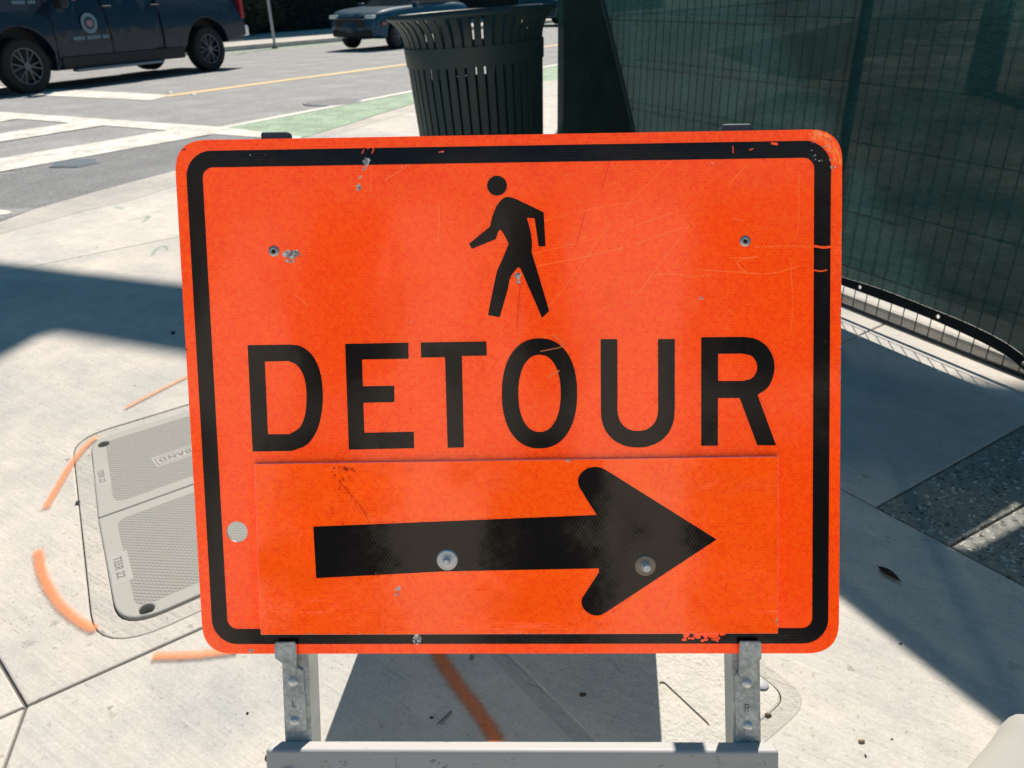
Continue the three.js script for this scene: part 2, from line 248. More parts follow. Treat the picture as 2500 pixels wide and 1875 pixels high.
function halves(gap) { // the two lid halves of the left box
  const [tl, bl, br, tr] = boxA, ml = G(238.5, 1268), mr = tr.clone().lerp(br, ml.clone().sub(tl).length() / bl.clone().sub(tl).length());
  const top = [tl, ml, mr, tr], bot = [ml, bl, br, mr]; return gap ? [insetPoly(top, gap), insetPoly(bot, gap)] : [top, bot];
}
{
  const ub = tag(group('utility_box'), 'two-part grey utility box lid with diamond tread, set left of the sign', 'utility box');
  const lidM = std(lin(0.68, 0.69, 0.7), 0.8, { map: lidTex[0], bumpMap: lidTex[1], bumpScale: 0.0035 }), collarM = std(lin(0.72, 0.715, 0.7), 0.95, { map: cMap, bumpMap: cBump, bumpScale: 0.004 });
  const [h1, h2] = halves(0.0015);
  for (const [hv, r, bp] of [[h1, [0.085, 0.006, 0.006, 0.07], G(253, 1086)], [h2, [0.006, 0.09, 0.07, 0.006], G(358, 1489)]]) {
    const pocket = Array.from({ length: 16 }, (_, i) => bp.clone().add(P(Math.cos(i * Math.PI / 8) * 0.0165, Math.sin(i * Math.PI / 8) * 0.0165)));
    const lid = mesh('lid', slabGeo(roundPoly(hv, r), 0.003, 0.05, 0.004, [pocket]), lidM, ub);
    const bolt = mesh('bolt', new THREE.CylinderGeometry(0.0115, 0.0115, 0.012, 6).translate(bp.x, -0.022, bp.z), std(lin(0.2, 0.19, 0.18), 0.5, { metalness: 0.8 }), lid);
  }
  mesh('pocket_floor', slabGeo(roundPoly(insetPoly(boxA, 0.03), 0.06), -0.031, 0.012, 0), std(lin(0.04, 0.04, 0.04), 1), ub);
  mesh('collar', slabGeo(roundPoly(insetPoly(boxA, -0.0475), 0.128), -0.002, 0.05, 0.003, [roundPoly(insetPoly(boxA, -0.002), 0.088)]), collarM, ub);

  const ub2 = tag(group('utility_box'), 'pale pebbled utility box lid with slotted handle, set right below the sign', 'utility box');
  const slot = G(1618, 1672), slot2 = G(1722, 1770), sd = slot2.clone().sub(slot).normalize(), sn = P(-sd.z, sd.x);
  const slotPoly = []; for (let i = 0; i <= 8; i++) { const t = Math.PI * (i / 8) + Math.PI / 2; slotPoly.push(slot.clone().addScaledVector(sd, Math.cos(t) * 0.012).addScaledVector(sn, Math.sin(t) * 0.012)); } for (let i = 0; i <= 8; i++) { const t = Math.PI * (i / 8) - Math.PI / 2; slotPoly.push(slot2.clone().addScaledVector(sd, Math.cos(t) * 0.012).addScaledVector(sn, Math.sin(t) * 0.012)); }
  const pebN = 512, peb = mix(pebN, [[40, 40, 1], [90, 90, 1.2], [180, 180, 0.6]]), pebT = texOf(pebN, (i) => grey(128 + peb[i] * 120), false); pebT.repeat.set(2.4, 2.4);
  const lid2 = mesh('lid', slabGeo(roundPoly(insetPoly(boxB, 0.001), 0.045), 0.002, 0.05, 0.005, [slotPoly]), std(lin(0.86, 0.85, 0.82), 0.9, { map: cMap, bumpMap: pebT, bumpScale: 0.0019 }), ub2);
  mesh('handle_recess', slabGeo(roundPoly(insetPoly(boxB, 0.03), 0.04), -0.0015, 0.03, 0), std(lin(0.9, 0.86, 0.8), 0.95, { map: cMap }), ub2);
  mesh('collar', slabGeo(roundPoly(insetPoly(boxB, -0.033), 0.069), 0.001, 0.05, 0.003, [roundPoly(insetPoly(boxB, -0.002), 0.045)]), collarM, ub2);
  const bp = G(1859, 1674); mesh('bolt', new THREE.SphereGeometry(0.014, 16, 8, 0, 6.3, 0, 1.3).scale(1, 0.35, 1).translate(bp.x, 0.0035, bp.z), std(lin(0.45, 0.46, 0.48), 0.55), ub2);

  // valve cover in the road
  const vc = tag(group('valve_cover'), 'small long grey-blue iron cover in the dark asphalt patch', 'valve cover');
  const vp = [[127, 410], [133, 402], [181, 394], [235, 391], [237, 400], [190, 410]].map((q) => R(...q));
  const rim = roundPoly(vp, 0.02, 3), gg = slabGeo(rim, 0.016, 0.03, 0.004); gg.translate(0, vp[0].y, 0); mesh('cover', gg, std(lin(0.13, 0.17, 0.2), 0.7, { bumpMap: aBump, bumpScale: 0.004 }), vc);
  const mid = vp.reduce((a, p) => a.add(p), V(0, 0, 0)).multiplyScalar(1 / vp.length); mesh('rim', (() => { const g = slabGeo(insetPoly(vp, -0.02), 0.012, 0.02, 0.003, [insetPoly(vp, -0.002)]); g.translate(0, mid.y, 0); return g; })(), std(lin(0.2, 0.23, 0.25), 0.8), vc);
  for (const [u, v, l] of [[414, 227, 'white road stud at the start of the yellow line, the left one'], [470, 231, 'pale road stud just below the start of the yellow line']]) { const p = R(u, v), m = mesh('road_stud', new THREE.CylinderGeometry(0.035, 0.055, 0.02, 4).translate(0, 0.012, 0), white); m.position.copy(p); tag(m, l, 'road stud'); }
  // manhole by the bike lane
  const mp = R(812, 251), mh = tag(group('manhole_cover'), 'round iron manhole cover on the bike lane line, pale grey lilac', 'manhole cover');
  mesh('cover', new THREE.CylinderGeometry(0.33, 0.33, 0.02, 40).translate(mp.x, mp.y + 0.004, mp.z), std(lin(0.75, 0.75, 0.82), 0.7, { bumpMap: aBump, bumpScale: 0.01, map: aMap }), mh);
  mesh('ring', new THREE.TorusGeometry(0.36, 0.025, 6, 48).rotateX(Math.PI / 2).scale(1, 0.5, 1).translate(mp.x, mp.y + 0.004, mp.z), std(lin(0.3, 0.3, 0.33), 0.7), mh);
}
// sprayed survey marks
{
  const W = 512, H = 128, c = newCanvas(W, H), x = c.getContext('2d'), im = x.createImageData(W, H);
  const grain = noise(512, 170, 170, 21), grain2 = noise(512, 60, 60, 22);
  for (let j = 0; j < H; j++) for (let i = 0; i < W; i++) { const v = (j / H - 0.5) * 2, u = Math.min(i, W - 1 - i) / W; let a = Math.exp(-Math.pow(Math.abs(v) / 0.54, 2.8)) * Math.min(1, u / 0.05); const gr = grain[(j * 2) * 512 + i] * 0.65 + grain2[j * 2 * 512 + i] * 0.25 + hash(i, j, 3) * 0.2; a = Math.max(0, Math.min(1, (a * 1.45 - gr * 1.05) / 0.95)) * (0.86 + 0.14 * hash(i >> 1, j >> 1, 4)); const k = (j * W + i) * 4; im.data[k] = im.data[k + 1] = im.data[k + 2] = clamp(a * 255); im.data[k + 3] = 255; }
  x.putImageData(im, 0, 0); const alpha = canvasTex(c, false);
  const spray = (o, s) => std(s, 0.85, { alphaMap: alpha, transparent: true, opacity: o });
  const mark = (label, pts, w, m) => tag(mesh('spray_mark', ribbon(curve(pts.map((q) => G(...q))), w, 0.0065), m), label, 'spray mark', 'sprayed orange survey marks', 'structure');
  const light = spray(0.75, lin(0.95, 0.34, 0.12)), deep = spray(0.8, lin(0.93, 0.3, 0.09));
  mark('thin orange spray stroke above the utility box, running under the sign', [[300, 1003], [352, 976], [404, 949], [470, 916]], 0.036, light);
  mark('curved orange spray stroke crossing the top corner of the utility box', [[108, 1252], [138, 1200], [180, 1130], [215, 1088], [242, 1066]], 0.05, light);
  mark('thick curved orange spray stroke left of the utility box', [[93, 1338], [103, 1400], [135, 1462], [180, 1510], [242, 1548]], 0.056, deep);
  mark('flat orange spray stroke below the lower left corner of the sign', [[368, 1606], [430, 1605], [500, 1601], [590, 1590]], 0.052, deep);
  mark('broad orange spray stripe in the shadow beneath the sign', [[1040, 1540], [1067, 1597], [1110, 1665], [1165, 1740], [1225, 1830]], 0.074, spray(0.85, lin(0.85, 0.2, 0.05)));
  const teal = spray(0.34, lin(0.12, 0.42, 0.36));
  for (const [l, pts, w] of [['faint green paint smudge on the pavement, farthest one left of the sign', [[282, 506], [292, 508], [303, 512]], 0.07], ['faint green paint smudge on the pavement, the branching middle one', [[310, 540], [335, 534], [362, 530], [345, 545]], 0.08], ['faint green paint smudge on the pavement, nearest the sign edge', [[370, 626], [388, 606], [402, 602], [410, 612]], 0.05]])
    tag(mesh('paint_smudge', ribbon(curve(pts.map((q) => G(...q))), w, 0.0065), teal), l, 'paint smudge', null, 'structure');
}

// ---------------------------------------------------------------- the sign
const sA = V(0.99958541, -0.00244898, 0.0286881), sDn = V(-0.01327601, -0.92333869, 0.38375698), sUp = sDn.clone().negate();
sUp.addScaledVector(sA, -sUp.dot(sA)).normalize(); const sN = sA.clone().cross(sUp).normalize(), sC = V(-0.00117, 0.7837, -0.7931);
const signM = new THREE.Matrix4().makeBasis(sA, sUp, sN).setPosition(sC);
const S = (u, v) => { const d = sight(u, v), t = sC.clone().sub(EYE).dot(sN) / d.dot(sN), p = EYE.clone().addScaledVector(d, t).sub(sC); return new THREE.Vector2(p.dot(sA), p.dot(sUp)); };
const PXM = 2560;
function print2d(x0, y1, w, h) { // canvas over a rectangle of the sign face, measured in metres from its centre
  const c = newCanvas(Math.round(w * PXM), Math.round(h * PXM)), x = c.getContext('2d');
  const T = (p) => [(p.x - x0) * PXM, (y1 - p.y) * PXM];
  const path = (pts, move = true) => pts.forEach((p, i) => { const q = T(p); i || !move ? x.lineTo(...q) : x.moveTo(...q); });
  return { c, x, T, path, x0, y1, w, h };
}
const orange = '#ff5602', orange2 = '#ff6201', ink = '#0d1119';
function honeycomb(k, alpha) { const { x, c } = k, p = 0.0041 * PXM, ph = p * 0.866; x.save(); x.lineWidth = 1.5; for (let j = 0; j * ph < c.height + p; j++) for (let i = 0; i * p < c.width + p; i++) { const cx = i * p + (j & 1 ? p / 2 : 0), cy = j * ph; x.strokeStyle = `rgba(255,150,20,${alpha * rr(0.3, 1)})`; const w = rnd(); x.fillStyle = w < 0.5 ? `rgba(190,35,0,${w * 0.5})` : `rgba(255,130,8,${(w - 0.5) * 0.5})`; x.beginPath(); x.arc(cx, cy, p * 0.46, 0, 6.3); x.fill(); x.beginPath(); for (let a = 0; a < 4; a++) { const t = Math.PI / 6 + a * Math.PI / 3; x.lineTo(cx + Math.cos(t) * p * 0.56, cy + Math.sin(t) * p * 0.56); } x.stroke(); } x.restore(); }
function grime(k, n) { const { x, c } = k; x.save(); for (let i = 0; i < n; i++) { const s = rnd() ** 4 * 5 + 0.7; x.fillStyle = rnd() < 0.7 ? `rgba(120,20,0,${rr(0.08, 0.3)})` : `rgba(255,190,150,${rr(0.1, 0.4)})`; x.beginPath(); x.ellipse(rnd() * c.width, rnd() * c.height, s, s * rr(0.4, 1), rnd() * 6, 0, 7); x.fill(); } x.restore(); }
function chip(k, u, v, w, h, n = 9, rot = 0) { const { x, T } = k, [cx, cy] = T(S(u, v)), f = PXM / 2080; for (let pass = 0; pass < 2; pass++) for (let i = 0; i < n; i++) { const a = rnd() * 6.3, r = Math.sqrt(rnd()); const px = Math.cos(a) * r * w * 0.5, py = Math.sin(a) * r * h * 0.5, q = Math.cos(rot), s = Math.sin(rot); const X = cx + f * (px * q - py * s), Y = cy + f * (px * s + py * q), R0 = f * Math.min(w, h) * rr(0.18, 0.36) * (pass ? 0.75 : 1); const g = rr(0.85, 1.2); x.fillStyle = pass ? `rgb(${104 * g},${134 * g},${170 * g})` : 'rgb(158,203,255)'; x.beginPath(); for (let m = 0; m < 7; m++) { const t = m / 7 * 6.283, rad = R0 * rr(0.65, 1.25); x.lineTo(X + Math.cos(t) * rad, Y + Math.sin(t) * rad); } x.fill(); } }
function scratch(k, pts, w, col) { const { x, T } = k; x.save(); x.strokeStyle = col; x.lineWidth = w; x.lineCap = 'round'; const q = new THREE.CatmullRomCurve3(pts.map(([u, v]) => { const s = S(u, v); return V(s.x, s.y, 0); })).getPoints(40); x.beginPath(); q.forEach((p, i) => { if (hash(i, pts[0][0] | 0, 5) < 0.12) { x.stroke(); x.beginPath(); } x.lineTo(...T(p)); }); x.stroke(); x.restore(); }
const px = (list, ox = 0, oy = 0, s = 1) => list.map(([u, v]) => S(ox + u * s, oy + v * s));
const arcPts = (cx, cy, rx, ry, a0, a1, e = 2, n = 28) => Array.from({ length: n + 1 }, (_, i) => { const t = a0 + (a1 - a0) * i / n, c = Math.cos(t), s = Math.sin(t); return [cx + rx * Math.sign(c) * Math.abs(c) ** (2 / e), cy + ry * Math.sign(s) * Math.abs(s) ** (2 / e)]; });
const smooth = (list, n = 40, closed = false) => new THREE.CatmullRomCurve3(list.map(([u, v]) => V(u, v, 0)), closed).getPoints(n).map((p) => [p.x, p.y]);
const PI = Math.PI;
const face = print2d(-0.4, 0.32, 0.8, 0.64);
{
  const { x, c, path } = face; x.fillStyle = orange; x.fillRect(0, 0, c.width, c.height);
  honeycomb(face, 0.6); grime(face, 1500);
  // pale scuffs and long scratches
  for (const s of [[[1640, 395], [1560, 470], [1480, 560], [1380, 700], [1300, 790]], [[1820, 405], [1780, 450]], [[1690, 540], [1600, 660], [1540, 740]], [[1360, 815], [1300, 830]], [[1260, 560], [1400, 520], [1560, 490]], [[1300, 620], [1480, 575], [1640, 520]], [[1310, 650], [1500, 610], [1700, 545]], [[1600, 670], [1640, 668], [1690, 675], [1740, 671]], [[1700, 658], [1800, 664], [1880, 668], [1950, 650]], [[1770, 640], [1778, 700], [1774, 730]], [[1850, 625], [1800, 640], [1820, 665]], [[1930, 640], [1935, 760], [1925, 830]], [[1950, 420], [1948, 560], [1940, 590]], [[1840, 603], [1930, 601], [1990, 603]], [[1780, 630], [1845, 628]], [[1790, 533], [1815, 540]], [[720, 720], [752, 746]], [[940, 440], [1000, 400], [1030, 370]], [[905, 385], [906, 470]], [[1072, 500], [1070, 590]]]) scratch(face, s, rr(1.5, 4), `rgba(255,150,110,${rr(0.5, 0.8)})`);
  for (let i = 0; i < 70; i++) { const u = rr(480, 2000), v = rr(380, 1540), a = rr(-0.7, 0.1), l = rr(10, 90); scratch(face, [[u, v], [u + Math.cos(a) * l, v + Math.sin(a) * l]], rr(0.6, 1.6), `rgba(255,165,125,${rr(0.15, 0.4)})`); }
  for (let i = 0; i < 60; i++) { x.fillStyle = `rgba(255,140,100,${rr(0.08, 0.2)})`; const p = face.T(S(1836 + rr(-25, 40), 560 + rr(-14, 22))); x.fillRect(p[0], p[1], rr(3, 14), rr(3, 8)); }
  // border
  x.fillStyle = ink; x.beginPath();
  const rect = (m, r, rev) => { const L = -0.381 + m, Rr = 0.381 - m, B = -0.3048 + m, Tt = 0.3048 - m, pts = []; for (const [cx, cy, a] of [[Rr - r, Tt - r, 0], [L + r, Tt - r, PI / 2], [L + r, B + r, PI], [Rr - r, B + r, 1.5 * PI]]) for (let i = 0; i <= 12; i++) { const t = a + i / 12 * PI / 2; const X = cx + r * Math.cos(t), Y = cy + r * Math.sin(t); pts.push(new THREE.Vector2(X - 0.0146 * Y * 1, Y)); } return rev ? pts.reverse() : pts; };
  path(rect(0.0122, 0.03)); x.closePath(); path(rect(0.0312, 0.0125, true)); x.closePath(); x.fill('evenodd');
  // letters, points read in two enlargements of the photograph
  const C = (l) => px(l, 400, 800, 0.4821), D = (l) => px(l, 1200, 800, 0.4823);
  const glyph = (...outlines) => { x.beginPath(); for (const o of outlines) { path(o); x.closePath(); } x.fill('evenodd'); };
  glyph(C([[424, 88], ...smooth([[640, 85], [692, 93], [747, 132], [790, 215], [806, 340], [800, 430], [776, 520], [725, 592], [650, 624]]), [450, 627]]), C([[512, 171], ...smooth([[630, 169], [668, 185], [703, 232], [720, 300], [722, 370], [714, 445], [688, 504], [638, 538]]), [528, 539]]));
  glyph(C([[918, 81], [1239, 75], [1240, 157], [1004, 161], [1009, 296], [1168, 293], [1168, 377], [1011, 380], [1016, 531], [1267, 526], [1268, 610], [937, 617]]));
  glyph(C([[1301, 74], [1634, 69], [1636, 141], [1510, 143], [1520, 606], [1437, 608], [1424, 149], [1302, 151]]));
  glyph(D(arcPts(243, 332, 191, 279, 0, 2 * PI, 2.25, 72)), D(arcPts(243, 332, 107, 195, 0, 2 * PI, 2.2, 72)));
  glyph(D([[552, 57], [637, 57], [638, 405], ...arcPts(740.5, 412, 102.5, 110, PI, 0, 2.2), [842, 57], [928, 57], [928, 408], ...arcPts(740, 420, 187, 186, 0, PI, 2.2)]));
  glyph(D([[1061, 48], ...smooth([[1280, 46], [1340, 57], [1393, 93], [1424, 145], [1433, 195], [1424, 252], [1398, 303], [1347, 340]]), [1441, 595], [1345, 595], [1255, 356], [1146, 356], [1146, 597], [1061, 598]]), D([[1147, 132], ...smooth([[1270, 131], [1318, 145], [1340, 178], [1344, 202], [1338, 228], [1316, 256], [1270, 269]]), [1147, 269]]));
  // walking figure
  glyph(px(arcPts(1213.5, 453.3, 24.5, 24.5, 0, 2 * PI)));
  glyph(px([...smooth([[1211.6, 503], [1226, 486], [1240, 480.6], [1261, 486]], 16), [1327.4, 518], [1332.2, 601.5], [1315.2, 601.5], [1305, 533], [1286.3, 531.5], ...smooth([[1294, 558], [1298, 580], [1299, 600], [1297.7, 613.7]], 10), [1341.2, 759], [1323.3, 776.4], [1270, 654], [1264, 653], ...smooth([[1256, 662], [1246, 678], [1239, 710]], 8), [1220.3, 774.4], [1191, 769], ...smooth([[1208, 685], [1214, 660], [1226, 633.5], [1241.6, 595]], 12), ...smooth([[1234, 580], [1226, 566], [1221.6, 561], [1217.8, 564], [1211, 583.6]], 10), [1152, 607.8], [1144.8, 595], [1196.3, 552.8], [1201, 529.8]]));
  // chips through to the metal, nicks and breaks in the black
  chip(face, 895, 396, 15, 20, 9); chip(face, 889, 412, 8, 10, 5); chip(face, 880, 434, 6, 10, 5); chip(face, 876, 458, 10, 16, 9, 0.2); chip(face, 712, 619, 40, 18, 18); chip(face, 708, 636, 20, 12, 6); chip(face, 1264, 672, 12, 16, 8); chip(face, 1265, 688, 14, 10, 6, 0.4); chip(face, 1019, 1560, 16, 20, 9, 0.9); chip(face, 1012, 1570, 18, 8, 5); chip(face, 1709, 727, 14, 8, 4); chip(face, 2034, 408, 14, 7, 5); chip(face, 614, 1588, 14, 9, 6); chip(face, 1006, 786, 10, 3, 5, -0.7); chip(face, 1740, 398, 10, 5, 2); chip(face, 982, 409, 5, 4, 2); chip(face, 1079, 371, 6, 5, 2); chip(face, 610, 380, 4, 5, 2);
  for (let i = 0; i < 26; i++) chip(face, 1995 + rr(-22, 42) , 335 + rr(-8, 60), rr(3, 8), rr(2, 6), 2); for (let i = 0; i < 40; i++) { chip(face, 2052, rr(560, 1000), rr(2, 5), rr(4, 9), 2); chip(face, 2049, rr(1000, 1480), rr(1, 3), rr(3, 6), 1); } for (let i = 0; i < 22; i++) { const v = rr(560, 1400); chip(face, 429 + (v - 422) * 0.0583, v, rr(2, 5), rr(3, 9), 2); chip(face, 520 + rr(-26, 14), 1580 + rr(-30, 14), 3, 3, 1); }
  for (let i = 0; i < 120; i++) { const s = S(rr(430, 2040), rr(350, 1570)), p = face.T(s); x.fillStyle = rnd() < 0.5 ? 'rgba(200,180,170,0.6)' : 'rgba(90,70,60,0.5)'; x.beginPath(); x.ellipse(p[0], p[1], rr(0.8, 2.4), rr(0.8, 1.8), rnd() * 3, 0, 7); x.fill(); }
  for (let i = 0; i < 70; i++) { const t = rr(0, PI / 2), R0 = rr(62, 86), p = face.T(S(1972 + R0 * Math.sin(t), 400 - R0 * Math.cos(t))); x.fillStyle = `rgba(255,${rr(140, 190)},${rr(90, 140)},${rr(0.25, 0.7)})`; x.beginPath(); x.ellipse(p[0], p[1], rr(3, 11), rr(2, 6), t, 0, 7); x.fill(); }
  const nick = (pts, w) => scratch(face, pts, w, '#ff6a30');
  nick([[1990, 601], [2010, 604], [2030, 602]], 7); nick([[1988, 660], [2005, 662], [2018, 659]], 4); nick([[1885, 350], [1897, 352]], 7); nick([[898, 364], [903, 358], [912, 364], [908, 374]], 3); nick([[884, 374], [888, 366]], 3); nick([[1789, 357], [1790, 374]], 2.5); nick([[1830, 366], [1838, 363]], 3); nick([[1072, 372], [1083, 369]], 3);
  for (let i = 0; i < 46; i++) { const u = 1670 + rr(0, 95), v = 1548 + rr(0, 1) ** 2 * 16; x.fillStyle = '#ff5c22'; const p = face.T(S(u, v)); x.beginPath(); x.ellipse(p[0], p[1], rr(3, 9), rr(2, 5), 0, 0, 7); x.fill(); }
  scratch(face, [[1340, 920], [1365, 905]], 4, '#c98a70'); scratch(face, [[1350, 818], [1375, 842], [1320, 858]], 3, '#b98068');
  for (const [a, b] of [[[1488, 395], [1470, 460]], [[1427, 520], [1410, 590]], [[1270, 690], [1272, 740], [1262, 800]]].map((q) => [q[0], q[q.length - 1]])) scratch(face, [a, b], 4, 'rgba(170,40,5,0.6)');
  x.fillStyle = ink; for (const [u, v] of [[448, 364], [452, 852], [540, 1398]]) { const p = face.T(S(u, v)); x.fillRect(p[0] - 18, p[1], 26, 3); }
}
const plate2 = print2d(-0.33, -0.05, 0.67, 0.245);
{
  const k = plate2, { x, c, path } = k; x.fillStyle = orange2; x.fillRect(0, 0, c.width, c.height); honeycomb(k, 0.6); grime(k, 700);
  x.fillStyle = ink; x.beginPath();
  path(px([[767.3, 1283], [1456, 1254.5], ...px2([[527, 938], [478, 862], [441, 800]]), ...smooth(px2([[441, 800], [435, 770], [447, 738], [487, 706], [545, 703], [580, 718]]), 20), ...px2([[1135, 1066]]), ...smooth(px2([[580, 1432], [545, 1448], [508, 1446], [472, 1424], [454, 1390], [457, 1360]]), 20), ...px2([[541, 1232], [541, 1212]]), [1085, 1392], [774.6, 1408.4]])); x.fill();
  function px2(l) { return l.map(([a, b]) => [1200 + a * 0.4823, 800 + b * 0.4823]); }
  chip(k, 972, 1437, 10, 18, 7, 0.3); chip(k, 972, 1449, 12, 6, 4); chip(k, 1387, 1122, 18, 9, 7); chip(k, 1895, 1512, 7, 20, 6); for (let i = 0; i < 36; i++) chip(k, 690 + rr(0, 220) + (i % 3) * rr(0, 900), 1543, rr(6, 16), rr(2, 5), 2);
  for (let i = 0; i < 40; i++) { const p = k.T(S(820 + rr(-12, 45) , 1137 + rr(0, 1) ** 3 * 140)); x.fillStyle = `rgba(70,25,8,${rr(0.25, 0.75)})`; x.fillRect(p[0], p[1], rr(2, 6), rr(3, 11)); }
  for (let i = 0; i < 14; i++) scratch(k, [[830 + i * 5, 1170 + i * 6], [836 + i * 5 + rr(-8, 8), 1185 + i * 6]], 3, 'rgba(150,50,10,0.45)');
  scratch(k, [[918, 1395], [926, 1405]], 3, '#7a3a1c'); for (const [u, v] of [[1768, 1437], [1625, 1484], [1630, 1150]]) scratch(k, [[u, v], [u + 5, v - 18]], 4, 'rgba(190,60,10,0.6)');
}
function sheetBump(k, N, sd, dent) { // prismatic cells, a gentle ripple of the metal, dents
  const Wd = N, Hd = Math.round(N * k.h / k.w), d = new Float32Array(Wd * Hd * 4), m = k.w / Wd, a = noise(256, 9, 7, sd), b = noise(256, 23, 5, sd + 1), e = noise(256, 40, 31, sd + 2), f2 = noise(256, 100, 90, sd + 3);
  const at = (f, u, v) => { const X = u * 255, Y = v * 255, i = X | 0, j = Y | 0, p = X - i, q = Y - j, i1 = (i + 1) & 255, j1 = (j + 1) & 255; return (f[j * 256 + i] * (1 - p) + f[j * 256 + i1] * p) * (1 - q) + (f[j1 * 256 + i] * (1 - p) + f[j1 * 256 + i1] * p) * q; };
  for (let j = 0; j < Hd; j++) for (let i = 0; i < Wd; i++) { const u = i / Wd, v = j / Hd, X = i * m / 0.0041, Y = j * m / (0.0041 * 0.866); const r0 = Math.round(Y); let d0 = 9; for (let r = r0 - 1; r <= r0 + 1; r++) { const off = (r & 1) ? 0.5 : 0, cx = Math.round(X - off) + off, dx = X - cx, dy = (Y - r) * 0.866; d0 = Math.min(d0, dx * dx + dy * dy); }
    const h = 0.5 + (at(a, u, v) - 0.5) * 0.85 * dent + (at(b, u, v) - 0.5) * 0.11 * dent + (at(e, u, v) - 0.5) * 0.055 + (at(f2, u, v) - 0.5) * 0.02 + Math.min(d0, 0.3) * 0.03; const q = ((Hd - 1 - j) * Wd + i) * 4; d[q] = d[q + 1] = d[q + 2] = h; d[q + 3] = 1; }
  const t = new THREE.DataTexture(d, Wd, Hd, THREE.RGBAFormat, THREE.FloatType); t.magFilter = THREE.LinearFilter; t.needsUpdate = true; return t;
}
function onFace(t, k) { t.repeat.set(1 / k.w, 1 / k.h); t.offset.set(-k.x0 / k.w, -(k.y1 - k.h) / k.h); return t; }
// fluorescent prismatic sheeting turns blue and violet light into orange, so it sends back more red than falls on it
const specTex = (k) => { const w = k.c.width, h = k.c.height, d = k.x.getImageData(0, 0, w, h), c = newCanvas(w, h), x = c.getContext('2d'), o = x.createImageData(w, h); for (let i = 0; i < w * h; i++) { o.data[i * 4] = o.data[i * 4 + 1] = o.data[i * 4 + 2] = 255; o.data[i * 4 + 3] = d.data[i * 4] > 110 ? 255 : 150; } x.putImageData(o, 0, 0); return onFace(canvasTex(c, false), k); }; // the black film is duller than the prismatic sheet
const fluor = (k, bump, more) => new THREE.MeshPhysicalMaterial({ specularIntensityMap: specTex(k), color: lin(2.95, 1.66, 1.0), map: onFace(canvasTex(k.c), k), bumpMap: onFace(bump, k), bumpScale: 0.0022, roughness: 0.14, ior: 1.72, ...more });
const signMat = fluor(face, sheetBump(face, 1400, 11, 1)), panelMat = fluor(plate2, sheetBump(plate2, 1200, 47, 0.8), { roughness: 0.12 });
const alu = std(lin(0.62, 0.62, 0.6), 0.42, { metalness: 0.9 });
const zincN = mix(512, [[10, 12, 1], [40, 44, 1], [120, 120, 0.7]]), zincMap = texOf(512, (i) => { const v = 180 + zincN[i] * 34; return [clamp(v), clamp(v + 3), clamp(v + 2)]; }, true); zincMap.repeat.set(7, 7);
const zinc = std(lin(1.3, 1.29, 1.24), 0.5, { metalness: 0.12, map: zincMap, bumpMap: zincMap, bumpScale: 0.0004 });
const steel = std(lin(0.82, 0.82, 0.81), 0.35, { metalness: 0.55 });
